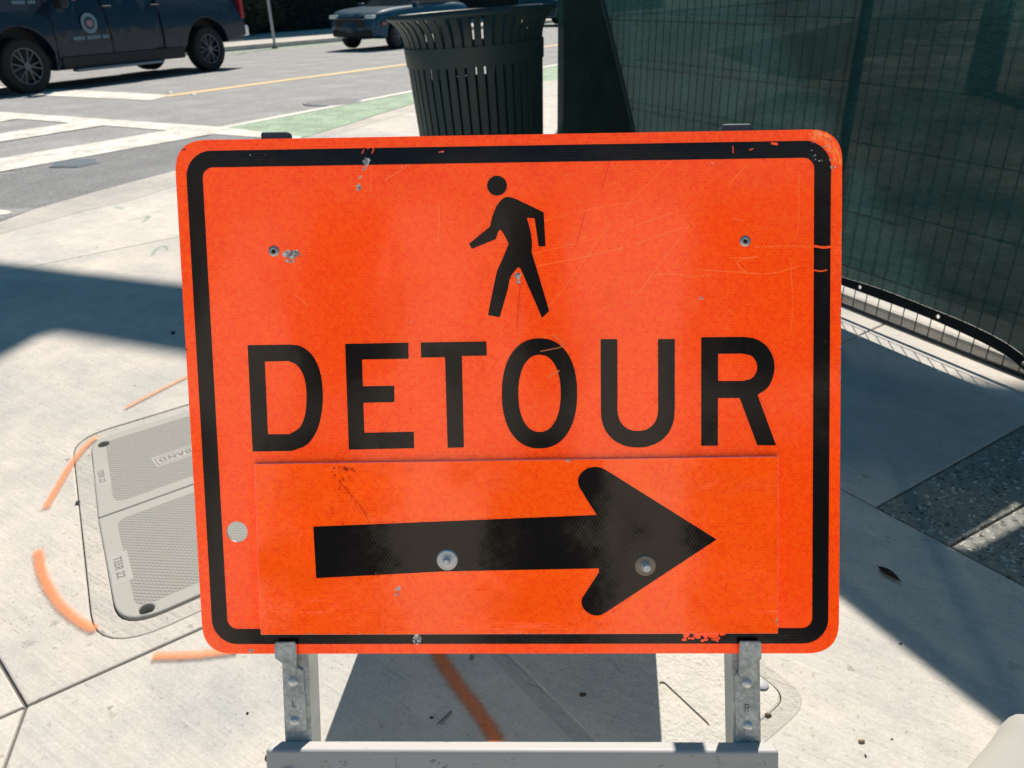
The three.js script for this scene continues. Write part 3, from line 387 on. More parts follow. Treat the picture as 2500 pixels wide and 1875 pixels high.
{
  const sign = group('detour_sign'); sign.position.copy(sC); sign.quaternion.setFromRotationMatrix(new THREE.Matrix4().makeBasis(sA, sUp, sN));
  tag(sign, 'large orange sign with black walking figure, DETOUR lettering and arrow, in front', 'sign');
  const q = [S(424.2, 343), S(2056.6, 315), S(2047.5, 1595), S(497.3, 1596)].map((p) => V(p.x, 0, -p.y));
  const outline = roundPoly(q, 0.037, 10).map((p) => new THREE.Vector2(p.x, -p.z)), sh = new THREE.Shape(outline), hc = S(579, 1298.5);
  const hole = new THREE.Path(); hole.absarc(hc.x, hc.y, 0.0128, 0, 2 * PI, true); sh.holes.push(hole);
  const g = new THREE.ExtrudeGeometry(sh, { depth: 0.0016, bevelEnabled: true, bevelThickness: 0.0003, bevelSize: 0.0003, bevelOffset: -0.0003, bevelSegments: 1, curveSegments: 24 }).translate(0, 0, -0.0019);
  mesh('plate', g, alu, sign);
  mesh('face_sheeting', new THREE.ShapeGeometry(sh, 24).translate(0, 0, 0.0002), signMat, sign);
  const pq = [S(624, 1131), S(1898, 1112.5), S(1896.5, 1543), S(639.6, 1546)], ps = new THREE.Shape(roundPoly(pq.map((p) => V(p.x, 0, -p.y)), 0.0012, 3).map((p) => new THREE.Vector2(p.x, -p.z)));
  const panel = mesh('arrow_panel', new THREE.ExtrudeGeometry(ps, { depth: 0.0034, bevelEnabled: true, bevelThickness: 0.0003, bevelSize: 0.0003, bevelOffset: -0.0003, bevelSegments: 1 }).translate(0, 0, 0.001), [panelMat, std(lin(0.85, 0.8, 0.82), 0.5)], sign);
  const zincWhite = std(lin(0.98, 0.96, 0.9), 0.45);
  for (const [u, v, r, m] of [[1093, 1364, 0.0125, zincWhite], [1574, 1377, 0.0125, std(lin(0.42, 0.34, 0.27), 0.55, { metalness: 0.2 })]]) {
    const p = S(u, v); const bolt = group('bolt', panel); 
    mesh('washer', merge([new THREE.CylinderGeometry(r - 0.001, r, 0.0018, 40).rotateX(PI / 2).translate(p.x, p.y, 0.0058), new THREE.TorusGeometry(r - 0.0016, 0.0011, 6, 40).translate(p.x, p.y, 0.0066)]), m, bolt);
    mesh('bolt_head', merge([new THREE.CylinderGeometry(0.0049, 0.0058, 0.009, 6).rotateX(PI / 2).translate(p.x, p.y, 0.011), new THREE.CylinderGeometry(0.0038, 0.0048, 0.003, 24).rotateX(PI / 2).translate(p.x, p.y, 0.017)]), zincWhite, bolt);
  }
  for (const [u, v] of [[669, 613.6], [1819, 589]]) { const p = S(u, v), pr = []; for (const [a, b] of [[0.0021, -0.0005], [0.0023, 0.0017], [0.0032, 0.0024], [0.0055, 0.0017], [0.0064, 0.0004], [0.0064, 0.0001]]) pr.push(new THREE.Vector2(a, b)); mesh('rivet', merge([new THREE.LatheGeometry(pr, 28).rotateX(PI / 2).translate(p.x, p.y, 0.0002)]), alu, sign); const rc = mesh('rivet_core', new THREE.CylinderGeometry(0.0021, 0.0021, 0.0004, 16).rotateX(PI / 2).translate(p.x, p.y, 0.0002), std(lin(0.03, 0.03, 0.03), 0.8), sign); }
}

// ---------------------------------------------------------------- the A-frame barricade that carries it
{
  const base = V(0, 0, -0.93), bar0 = group('barricade'); bar0.position.copy(base);
  tag(bar0, 'folding steel A-frame barricade with grey boards, carrying the orange sign', 'barricade');
  const front = signM.clone(), toBase = new THREE.Matrix4().makeTranslation(-base.x, -base.y, -base.z);
  const put = (g, M) => g.applyMatrix4(M).applyMatrix4(toBase);
  const hinge = V(0, 0.300, -0.045).applyMatrix4(signM), by = V(0, 0.923, 0.384).addScaledVector(sA, 0).normalize(), bx = sA.clone().addScaledVector(by, -sA.dot(by)).normalize(), back = new THREE.Matrix4().makeBasis(bx, by, bx.clone().cross(by)).setPosition(hinge);
  // angle iron: a face with punched holes and a flange turned back along its inner edge
  function angle(top, bot, wide, inner, holes, z = -0.0035) {
    const L = top.y - bot.y, s = new THREE.Shape([[-wide / 2, 0], [wide / 2, 0], [wide / 2, -L], [-wide / 2, -L]].map((p) => new THREE.Vector2(...p)));
    for (const h of holes) { const p = new THREE.Path(); p.absarc(-inner * 0.002, -h, 0.0058, 0, 2 * PI, true); s.holes.push(p); }
    const f = new THREE.ExtrudeGeometry(s, { depth: 0.003, bevelEnabled: false, curveSegments: 14 }).translate(0, 0, -0.003), fl = box(0.003, L, 0.035, inner * (wide / 2 - 0.0015), -L / 2, -0.0206);
    const g = merge([f, fl]); g.applyMatrix4(new THREE.Matrix4().makeShear(0, 0, (bot.x - top.x) / -L, 0, 0, 0)); return g.translate(top.x, top.y, z);
  }
  mesh('front_leg', put(angle({ x: -0.270, y: 0.298 }, { x: -0.2625, y: -0.862 }, 0.033, 1, [0.5, 0.86, 0.92]), front), zinc, bar0);
  mesh('front_leg', put(angle({ x: 0.2605, y: 0.304 }, { x: 0.292, y: -0.862 }, 0.033, -1, [0.5, 0.86, 0.92]), front), zinc, bar0);
  mesh('back_leg', put(angle({ x: -0.272, y: -0.022 }, { x: -0.272, y: -1.146 }, 0.033, 1, [0.3, 0.985], -0.004), back), zinc, bar0);
  mesh('back_leg', put(angle({ x: 0.272, y: -0.022 }, { x: 0.272, y: -1.146 }, 0.033, -1, [0.3, 0.985], -0.004), back), zinc, bar0);
  const capM = std(lin(0.07, 0.085, 0.11), 0.6);  // dark blue puts the shade on the galvanised tops into the colour
  mesh('leg_cap', put(rbox(0.0335, 0.02, 0.014, 0.003, -0.2701, 0.3045, -0.0125), front), capM, bar0);
  mesh('leg_cap', put(rbox(0.0335, 0.017, 0.02, 0.003, 0.2604, 0.306, -0.0155), front), capM, bar0);
  const bn = newCanvas(1024, 340), bxx = bn.getContext('2d'); bxx.fillStyle = '#d9d7d6'; bxx.fillRect(0, 0, 1024, 340);
  for (let i = 0; i < 1400; i++) { const v = rr(90, 235); bxx.fillStyle = `rgba(${v},${v},${v},${rr(0.05, 0.22)})`; bxx.fillRect(rnd() * 1024, rnd() * 340, rr(1, 16), rr(1, 3)); }
  for (let i = 0; i < 60; i++) { const X = rnd() * 1024, Y = rnd() * 340; bxx.strokeStyle = `rgba(60,60,62,${rr(0.2, 0.6)})`; bxx.lineWidth = rr(0.6, 2.4); bxx.beginPath(); bxx.moveTo(X, Y); bxx.lineTo(X + rr(-14, 14), Y + rr(-20, 20)); bxx.stroke(); }
  for (const X of [120, 150, 330, 360, 905]) for (let i = 0; i < 14; i++) { bxx.fillStyle = `rgba(70,68,66,${rr(0.2, 0.5)})`; bxx.beginPath(); bxx.ellipse(X + rr(-12, 12), rr(20, 90), rr(1, 6), rr(1, 4), rnd() * 3, 0, 7); bxx.fill(); }
  const boardM = std(lin(0.76, 0.765, 0.75), 0.5, { map: canvasTex(bn) });
  const b1 = mesh('board', put(rbox(0.611, 0.203, 0.022, 0.005, 0.0062, -0.5163, 0.008), front), boardM, bar0); b1.userData.label = 'grey white front board below the sign';
  const b2 = mesh('board', put(rbox(0.611, 0.203, 0.02, 0.004, 0, -0.83, -0.018), back), boardM, bar0); b2.userData.label = 'board on the rear legs';
  const carriage = (u, v) => { const p = S(u, v); return new THREE.LatheGeometry([[0.0001, 0.006], [0.005, 0.0054], [0.0078, 0.0035], [0.0085, 0]].map((q) => new THREE.Vector2(...q)), 28).rotateX(PI / 2).translate(p.x, p.y, 0.019); };
  mesh('board_bolt', put(carriage(717, 1868), front), steel, bar0); mesh('board_bolt', put(carriage(1832, 1876), front), steel, bar0);
  // the two stamped brackets that hook the lower edge of the sign
  const ex = (list, z, d, b = 0.0006) => new THREE.ExtrudeGeometry(new THREE.Shape(roundPoly(list.map(([u, v]) => { const p = S(u, v); return V(p.x, 0, -p.y); }), 0.0022, 4).map((p) => new THREE.Vector2(p.x, -p.z))), { depth: d - 2 * b, bevelEnabled: true, bevelThickness: b, bevelSize: b, bevelOffset: -b, bevelSegments: 2 }).translate(0, 0, z + b);
  const brackets = [
    [[[674.5, 1568], [677, 1562.5], [723, 1562], [727, 1567], [728.5, 1631], [688, 1609], [675.5, 1601]], [[688, 1609.5], [728.5, 1631], [740, 1637], [749.5, 1784], [698.5, 1786]], [[687, 1606], [729, 1629], [729, 1634], [687, 1611]], [[716.4, 1664], [720.4, 1761]], 'L', [719, 1718]],
    [[[1801.6, 1564], [1804, 1560], [1851, 1560], [1855, 1564], [1855, 1600], [1801, 1644]], [[1795, 1650], [1801, 1645], [1850, 1606], [1851.5, 1798], [1798.6, 1798]], [[1797, 1645], [1855, 1598], [1855, 1604], [1797, 1651]], [[1823, 1668], [1825, 1772]], 'R', [1823, 1728]]];
  for (const [tab, low, bend, riv, letter, lp] of brackets) {
    const br = mesh('sign_bracket', put(merge([ex(tab, 0.0045, 0.003), ex(low, -0.0033, 0.0034), ex(bend, -0.001, 0.0075)]), front), zinc, bar0);
    for (const r of riv) { const p = S(...r); mesh('bracket_rivet', put(new THREE.LatheGeometry([[0.0001, 0.0042], [0.0035, 0.0037], [0.0056, 0.0022], [0.006, 0]].map((q) => new THREE.Vector2(...q)), 24).rotateX(PI / 2).translate(p.x, p.y, 0.0002), front), steel, br); }
    const p = S(...lp), st = letter === 'L' ? [box(0.0011, 0.008, 0.0004, p.x - 0.002, p.y, 0.0003), box(0.005, 0.0011, 0.0004, p.x, p.y - 0.0036, 0.0003)] : [box(0.0011, 0.009, 0.0004, p.x - 0.002, p.y, 0.0003), box(0.004, 0.0011, 0.0004, p.x + 0.0004, p.y + 0.004, 0.0003), box(0.004, 0.0011, 0.0004, p.x + 0.0004, p.y + 0.0003, 0.0003), box(0.0011, 0.004, 0.0004, p.x + 0.002, p.y + 0.0022, 0.0003), box(0.0011, 0.0052, 0.0004, p.x + 0.0014, p.y - 0.0024, 0.00032)];
    mesh('stamped_letter', put(merge(st), front), std(lin(0.2, 0.2, 0.2), 0.7), br);
  }
  for (const s of [-1, 1]) mesh('hinge_bolt', put(new THREE.CylinderGeometry(0.005, 0.005, 0.06, 12).rotateX(PI / 2).translate(s * 0.268, 0.286, -0.034), front), steel, bar0);
}

// ---------------------------------------------------------------- screened site fence
const FP = V(1.334, 0, -2.891), FD = V(0.436, 0, 0.9).normalize(), FN = V(-FD.z, 0, FD.x); // FN faces the pavement
const fenceM = new THREE.Matrix4().makeBasis(FD, V(0, 1, 0), FN.clone()).setPosition(FP); // local x along, y up, z towards the pavement
if (fenceM.determinant() < 0) fenceM.makeBasis(FD, V(0, 1, 0), FN.clone()).setPosition(FP);
{
  const fence = group('site_fence'); fence.position.copy(FP); fence.rotation.y = Math.atan2(-FD.z, FD.x);
  tag(fence, 'dark green mesh screen on a welded wire fence, right of the sign', 'fence');
  const Z = (z) => (V(0, 0, 1).applyEuler(fence.rotation).dot(FN) > 0 ? z : -z), TOP = 2.6, X0 = -2.25, X1 = 3.05;
  const N = 512, thr = mix(N, [[7, 6, 0.7], [60, 256, 0.8], [40, 128, 0.5]]), weave = texOf(N, (i) => { const y = i >> 9, v = 200 + thr[i] * 44 + ((y >> 1) & 1 ? 14 : -12); return grey(v); }, true); weave.repeat.set(1.1, 1.5);
  const foldN = mix(256, [[9, 2, 1], [5, 4, 0.7], [23, 3, 0.4]]), foldMap = texOf(256, (i) => grey(128 + foldN[i] * 110), false); foldMap.repeat.set(0.7, 0.45);
  const cloth = (o, c) => new THREE.MeshPhysicalMaterial({ color: c, roughness: 1, transmission: 0.4, thickness: 0, specularIntensity: 0.15, transparent: true, opacity: o, map: weave, bumpMap: foldMap, bumpScale: 0.02, side: THREE.DoubleSide });
  const fabric = cloth(0.974, lin(0.045, 0.14, 0.135)), fabric2 = cloth(0.985, lin(0.02, 0.06, 0.058));
  const hemTop = [[-2.25, 0.175], [-0.15, 0.167], [0.175, 0.178], [0.4, 0.173], [0.545, 0.166], [0.658, 0.151], [0.73, 0.13], [0.765, 0.115], [0.79, 0.118], [0.9, 0.145], [1.2, 0.165], [3.05, 0.17]];
  const hemBot = [[-2.25, 0.14], [-0.15, 0.139], [0.171, 0.139], [0.355, 0.138], [0.532, 0.128], [0.625, 0.118], [0.696, 0.105], [0.743, 0.086], [0.775, 0.08], [0.82, 0.09], [0.93, 0.112], [1.2, 0.13], [3.05, 0.135]];
  const sm = (l) => new THREE.CatmullRomCurve3(l.map(([x, y]) => V(x, y, 0))).getPoints(90).map((p) => new THREE.Vector2(p.x, p.y));
  const sh = new THREE.Shape([...sm(hemTop), new THREE.Vector2(X1, TOP), new THREE.Vector2(X0, TOP)]);
  sh.holes.push(new THREE.Path([[-0.04, 1.84], [0.05, 1.75], [0.33, 1.31], [0.37, 1.19], [0.34, 1.2]].map((p) => new THREE.Vector2(...p)))); // a slit where two cloths meet
  const sheet = (s, m, z, name) => mesh(name, new THREE.ShapeGeometry(s, 12).translate(0, 0, Z(z)), m, fence);
  sheet(sh, fabric, 0, 'screen_cloth');
  const hem = new THREE.Shape([...sm(hemBot), ...sm(hemTop).reverse()]);
  const grommets = [[0.074, 0.1575], [0.416, 0.155], [-0.27, 0.155], [-0.62, 0.156], [0.74, 0.106], [1.08, 0.14]];
  for (const [x, y] of grommets) { const p = new THREE.Path(); p.absarc(x, y, 0.0066, 0, 2 * PI, true); hem.holes.push(p); }
  const hemMesh = mesh('screen_hem', new THREE.ExtrudeGeometry(hem, { depth: 0.002, bevelEnabled: false, curveSegments: 14 }).translate(0, 0, Z(0.003) - 0.001), std(lin(0.008, 0.01, 0.011), 0.8), fence);
  for (const [x, y] of grommets) mesh('grommet', new THREE.TorusGeometry(0.0078, 0.0013, 6, 24).translate(x, y, Z(0.0045)), std(lin(0.45, 0.42, 0.36), 0.4, { metalness: 0.8 }), hemMesh);
  // the doubled flap at the far end, its slanting edge rolled
  const flap = new THREE.Shape([[-2.262, 0.06], [-1.2, 0.09], [-1.3, 0.27], [-1.443, 0.535], [-1.6, 0.83], [-1.79, 1.161], [-2.05, 1.62], [-2.235, 1.99], [-2.262, 1.99]].map((p) => new THREE.Vector2(...p)));
  const fl = sheet(flap, fabric2, 0.035, 'cloth_flap');
  mesh('flap_edge', new THREE.TubeGeometry(new THREE.CatmullRomCurve3([[-1.2, 0.09], [-1.3, 0.27], [-1.443, 0.535], [-1.6, 0.83], [-1.79, 1.161], [-2.05, 1.62], [-2.235, 1.99]].map(([x, y]) => V(x, y, Z(0.036)))), 40, 0.011, 6), std(lin(0.03, 0.06, 0.06), 0.9), fl);
  const wireM = std(lin(0.05, 0.055, 0.06), 0.5, { metalness: 0.5 });
  for (let k = 0; ; k++) { const x = -2.215 + k * 0.0565; if (x > X1) break; mesh('wire', new THREE.CylinderGeometry(0.002, 0.002, TOP - 0.06, 5).translate(x, (TOP + 0.06) / 2, Z(-0.011)), wireM, fence); }
  for (const y of [0.062, 0.25, 0.46, 0.68, 0.885, 1.1, 1.31, 1.52, 1.73, 1.94, 2.15, 2.36, 2.57]) mesh('wire', new THREE.CylinderGeometry(0.0022, 0.0022, X1 - X0, 5).rotateZ(PI / 2).translate((X0 + X1) / 2, y, Z(-0.0152)), wireM, fence);
  const postM = std(lin(0.02, 0.024, 0.026), 0.6);
  for (const x of [-2.24, -0.155, 0.772, 3.04]) mesh('post', new THREE.CylinderGeometry(0.02, 0.02, TOP, 16).translate(x, TOP / 2, Z(-0.04)), postM, fence);
  mesh('bottom_rail', new THREE.CylinderGeometry(0.009, 0.009, X1 - X0, 8).rotateZ(PI / 2).translate((X0 + X1) / 2, 0.047, Z(-0.034)), postM, fence);
  mesh('top_rail', new THREE.CylinderGeometry(0.018, 0.018, X1 - X0, 10).rotateZ(PI / 2).translate((X0 + X1) / 2, TOP, Z(-0.04)), postM, fence);
}
const soilN = mix(512, [[5, 4, 1], [13, 11, 0.8], [60, 60, 0.5], [200, 200, 0.5]]), soilMap = texOf(512, (i) => { const v = 150 + soilN[i] * 90; return [clamp(v + 4), clamp(v), clamp(v - 12)]; }, true); soilMap.repeat.set(0.16, 0.16);
const soil = std(lin(1.25, 1.2, 1.12), 0.95, { map: soilMap, bumpMap: aBump, bumpScale: 0.01 });
const FW = (t, y, off) => FP.clone().addScaledVector(FD, t).addScaledVector(FN, off).setY(y);
tag(mesh('site_kerb', slabGeo([FW(-2.7, 0, -0.12), FW(12, 0, -0.12), FW(12, 0, -0.42), FW(-2.7, 0, -0.42)], 0.055, 0.2, 0.018), concrete[2]), 'pale concrete kerb behind the wire fence', null, null, 'structure');
tag(mesh('site_ground', slabGeo([FW(-2.7, 0, -0.425), FW(12, 0, -0.425), FW(12, 0, -0.425).addScaledVector(ROADDIR, 45), FW(-2.7, 0, -0.425).addScaledVector(ROADDIR, 45)], 0.045, 0.2, 0.01), soil), 'bare ground of the site behind the green screen', null, null, 'structure');

// ---------------------------------------------------------------- litter bin
{
  const bin = group('litter_bin'); bin.position.set(-0.088, 0, -3.9); bin.rotation.z = 0.05;
  tag(bin, 'dark green slatted steel litter bin with flared rim, behind the sign', 'litter bin');
  const steelG = std(lin(0.028, 0.056, 0.054), 0.5, { metalness: 0.1 });
  const prof = [[0.262, 0.05], [0.285, 0.4], [0.303, 0.75], [0.311, 0.93], [0.3135, 1.0], [0.32, 1.045], [0.34, 1.09], [0.366, 1.118], [0.376, 1.13]], NS = 46;
  const line = new THREE.CatmullRomCurve3(prof.map(([r, y]) => V(r, y, 0))).getPoints(26);
  const sl = []; { // one slat: a flat bar following the profile
    const w = 0.0155, th = 0.004, P_ = [], I = []; line.forEach((p, i) => { const a = line[Math.max(0, i - 1)], b = line[Math.min(26, i + 1)], t = b.clone().sub(a).normalize(), n = V(t.y, -t.x, 0); for (const [s, o] of [[-w, th], [w, th], [w, -th], [-w, -th]]) P_.push(p.x + n.x * o, p.y + n.y * o, s); if (i) for (let q = 0; q < 4; q++) { const A = (i - 1) * 4 + q, B = (i - 1) * 4 + (q + 1) % 4; I.push(A, A + 4, B, B, A + 4, B + 4); } });
    const g = new THREE.BufferGeometry(); g.setAttribute('position', new THREE.Float32BufferAttribute(P_, 3)); g.setIndex(I); const h = g.toNonIndexed(); h.computeVertexNormals(); sl.push(h); }
  for (let k = 0; k < NS; k++) { const m = mesh('slat', sl[0], steelG, bin); m.rotation.y = k / NS * 2 * PI + 0.03; }
  const band = (r0, y0, r1, y1, th = 0.006) => new THREE.LatheGeometry([[r0, y0], [r0 + th, y0], [r1 + th, y1], [r1, y1], [r0, y0]].map((q) => new THREE.Vector2(...q)), 72);
  mesh('upper_band', band(0.315, 0.925, 0.319, 1.005), steelG, bin);
  mesh('lower_band', band(0.27, 0.05, 0.274, 0.11), steelG, bin);
  mesh('rim', new THREE.TorusGeometry(0.376, 0.011, 10, 90).rotateX(PI / 2).translate(0, 1.132, 0), steelG, bin);
  mesh('liner', new THREE.LatheGeometry([[0.24, 0.06], [0.262, 0.84], [0.268, 0.845], [0.258, 0.84], [0.235, 0.07], [0, 0.07], [0, 0.06], [0.24, 0.06]].map((q) => new THREE.Vector2(...q)), 48), std(lin(0.02, 0.03, 0.03), 0.6), bin);
}

// ---------------------------------------------------------------- added mast arm above the frame: boards shaped to shade the pavement and fence
{
  const mast = group('added_mast'); mast.position.set(1.28, 0, -11.2); tag(mast, 'added unseen mast arm, its boards shaped to shade pavement and fence', 'added mast');
  const galv = std(lin(0.4, 0.42, 0.43), 0.5, { metalness: 0.6 });
  const o = mast.position, at = (gx, gz, y) => V(gx - RAY.x * y, y, gz - RAY.z * y).sub(o); // the point at height y that shades a place on the ground
  mesh('pole', new THREE.CylinderGeometry(0.11, 0.16, 9.9, 20).translate(0, 4.95, 0), galv, mast);
  const B0 = at(-4.2, -4.51, 9.0), B1 = at(2.75, -1.88, 9.0), T0 = at(-4.2, -4.51, 9.0).add(V(0, 0.72, 0)), T1 = at(2.75, -1.88, 9.0).add(V(0, 0.86, 0));
  mesh('arm', bar(V(0, 9.5, 0), V(-1.2, 9.5, -0.4), 0.07, 12), galv, mast);
  const slabOf = (pts, th) => { const n = pts[1].clone().sub(pts[0]).cross(pts[2].clone().sub(pts[0])).normalize().multiplyScalar(th), g = new THREE.BufferGeometry(), a = [...pts, ...pts.map((p) => p.clone().add(n))]; g.setAttribute('position', new THREE.Float32BufferAttribute(a.flatMap((p) => [p.x, p.y, p.z]), 3)); g.setAttribute('uv', new THREE.Float32BufferAttribute(a.flatMap((p) => [p.x, p.y]), 2)); g.setIndex([0, 1, 2, 0, 2, 3, 4, 6, 5, 4, 7, 6, 0, 5, 1, 0, 4, 5, 1, 6, 2, 1, 5, 6, 2, 7, 3, 2, 6, 7, 3, 4, 0, 3, 7, 4]); const h = g.toNonIndexed(); h.computeVertexNormals(); return h; };
  mesh('board', slabOf([B0, B1, T1, T0], 0.04), galv, mast);
  const U = 9.72, q0 = at(-4.2, -3.96, U), q1 = at(-1.90, -3.0, U), q2 = at(-1.90, -3.0, U).setY(U + 1.2), q3 = q0.clone().setY(U + 1.2);
  mesh('board', slabOf([q0, q1, q2, q3], 0.04), galv, mast);
}

// ---------------------------------------------------------------- leaves: instanced clumps
function foliage(name, parent, mat, n, size, spot) {
  const g = new THREE.BufferGeometry(); g.setAttribute('position', new THREE.Float32BufferAttribute([-0.5, 0, 0, 0, -0.02, -0.28, 0.5, 0.06, 0, 0, -0.02, 0.28], 3)); g.setAttribute('normal', new THREE.Float32BufferAttribute([0, 1, 0, 0, 1, 0, 0, 1, 0, 0, 1, 0], 3)); g.setIndex([0, 2, 1, 0, 3, 2]);
  const m = new THREE.InstancedMesh(g, mat, n), M = new THREE.Matrix4(), q = new THREE.Quaternion(), c = new THREE.Color(); m.name = name; m.castShadow = m.receiveShadow = true;
  for (let i = 0; i < n; i++) { const p = spot(i); q.setFromEuler(new THREE.Euler(rr(-1, 1) * 1.2, rr(0, 6.3), rr(-1, 1) * 1.2)); const s = size * rr(0.6, 1.35); M.compose(p, q, V(s, s, s)); m.setMatrixAt(i, M); const v = rr(0.55, 1.4); m.setColorAt(i, c.setRGB(v * rr(0.85, 1.15), v, v * rr(0.7, 1.1))); }
  m.userData.kind = 'stuff'; parent.add(m); return m;
}
const leafM = (c) => new THREE.MeshPhysicalMaterial({ color: c, roughness: 0.9, transmission: 0.35, thickness: 0, side: THREE.DoubleSide });
const bark = std(lin(0.11, 0.085, 0.065), 0.95, { bumpMap: aBump, bumpScale: 0.02 });
function tree(label, base, h, clumps, n, size, mat, tr) {
  const t = group('tree'); t.position.copy(base); tag(t, label, 'tree');
  const parts = []; const top = V(0, h * 0.62, 0);
  parts.push(new THREE.CylinderGeometry(tr * 0.6, tr, h * 0.62, 14).translate(0, h * 0.31, 0));
  for (const [x, y, z, r] of clumps) parts.push(bar(V(0, h * 0.45 + rr(-0.4, 0.3), 0), V(x, y, z), tr * 0.28, 7));
  mesh('trunk', merge(parts), bark, t);
  foliage('crown', t, mat, n, size, (i) => { const [x, y, z, r] = clumps[i % clumps.length]; const v = V(rr(-1, 1), rr(-1, 1), rr(-1, 1)).normalize().multiplyScalar(r * Math.pow(rnd(), 0.4)); return V(x + v.x, y + v.y * 0.75, z + v.z); });
  return t;
}
const treeLeaf = leafM(lin(0.05, 0.10, 0.03));
tree('leafy tree on the site behind the green screen, only its trunk seen', V(5.6, 0.045, -9.6), 8.2, [[-0.2, 6.2, 0.4, 1.3], [0.9, 6.8, 0.5, 1.5], [1.8, 5.9, 1.2, 1.4], [0.7, 5.4, 1.8, 1.2], [2.2, 6.8, -0.6, 1.4], [0.2, 7.6, -0.5, 1.3], [2.8, 5.2, 2.2, 1.3], [1.4, 7.7, 0.8, 1.3], [3.4, 6.0, 0.6, 1.4], [1.6, 4.9, 2.9, 1.0], [2.6, 4.4, 3.4, 1.1], [3.8, 4.8, 2.6, 1.3], [3.6, 3.9, 4.2, 1.1]], 15000, 0.17, treeLeaf, 0.17);

const glassDark = std(lin(0.02, 0.03, 0.04), 0.06);
// planting across the road
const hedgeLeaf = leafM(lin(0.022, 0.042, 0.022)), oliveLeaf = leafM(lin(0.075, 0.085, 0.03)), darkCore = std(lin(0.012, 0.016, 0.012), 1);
function hedge(label, s0, s1, d0, depth, h, n, mat, size = 0.16) {
  const o = group('hedge'); o.position.copy(onRoad((s0 + s1) / 2, d0)).setY(-0.05); tag(o, label, 'hedge');
  const L = s1 - s0, T = (s, d, y) => ROADDIR.clone().multiplyScalar(s).addScaledVector(ACROSS, d).setY(y);
  const core = rbox(L - 0.35, h - 0.4, depth - 0.4, 0.12); core.rotateY(Math.atan2(-ROADDIR.z, ROADDIR.x)); const c = T(0, depth / 2, h / 2 - 0.1); mesh('dark_core', core.translate(c.x, c.y, c.z), darkCore, o);  // solid dark core blocks light and stands for the shaded inside
  foliage('foliage', o, mat, n, size, () => { const k = rnd(), s = rr(-L / 2, L / 2), w = 0.14 * Math.sin(s * 2.1) + 0.1 * Math.sin(s * 5.3); const e = rr(-0.05, 0.28); return k < 0.55 ? T(s, e + w * 0.4, rr(0, h)) : k < 0.8 ? T(s, rr(0, depth), h - e + w) : T((rnd() < 0.5 ? -1 : 1) * (L / 2 - e), rr(0, depth), rr(0, h)); });
  return o;
}
function bush(label, p, r, h, n, mat) { const o = group('bush'); o.position.copy(p).setY(-0.05); tag(o, label, 'bush'); mesh('stem', merge([0, 1, 2, 3, 4].map((i) => bar(V(0, 0, 0), V(Math.cos(i * 1.3) * r * 0.6, h * 0.7, Math.sin(i * 1.3) * r * 0.6), 0.03, 6))), bark, o);
  const cl = Array.from({ length: 9 }, () => [rr(-0.6, 0.6) * r, rr(0.3, 0.8) * h, rr(-0.6, 0.6) * r, rr(0.3, 0.5) * r]); foliage('foliage', o, mat, n, 0.13, (i) => { const [x, y, z, q] = cl[i % 9], v = V(rr(-1, 1), rr(-1, 1), rr(-1, 1)).normalize().multiplyScalar(q * 1.5 * Math.pow(rnd(), 0.4)); return V(x + v.x, Math.max(0.02, y + v.y), z + v.z); }); return o; }
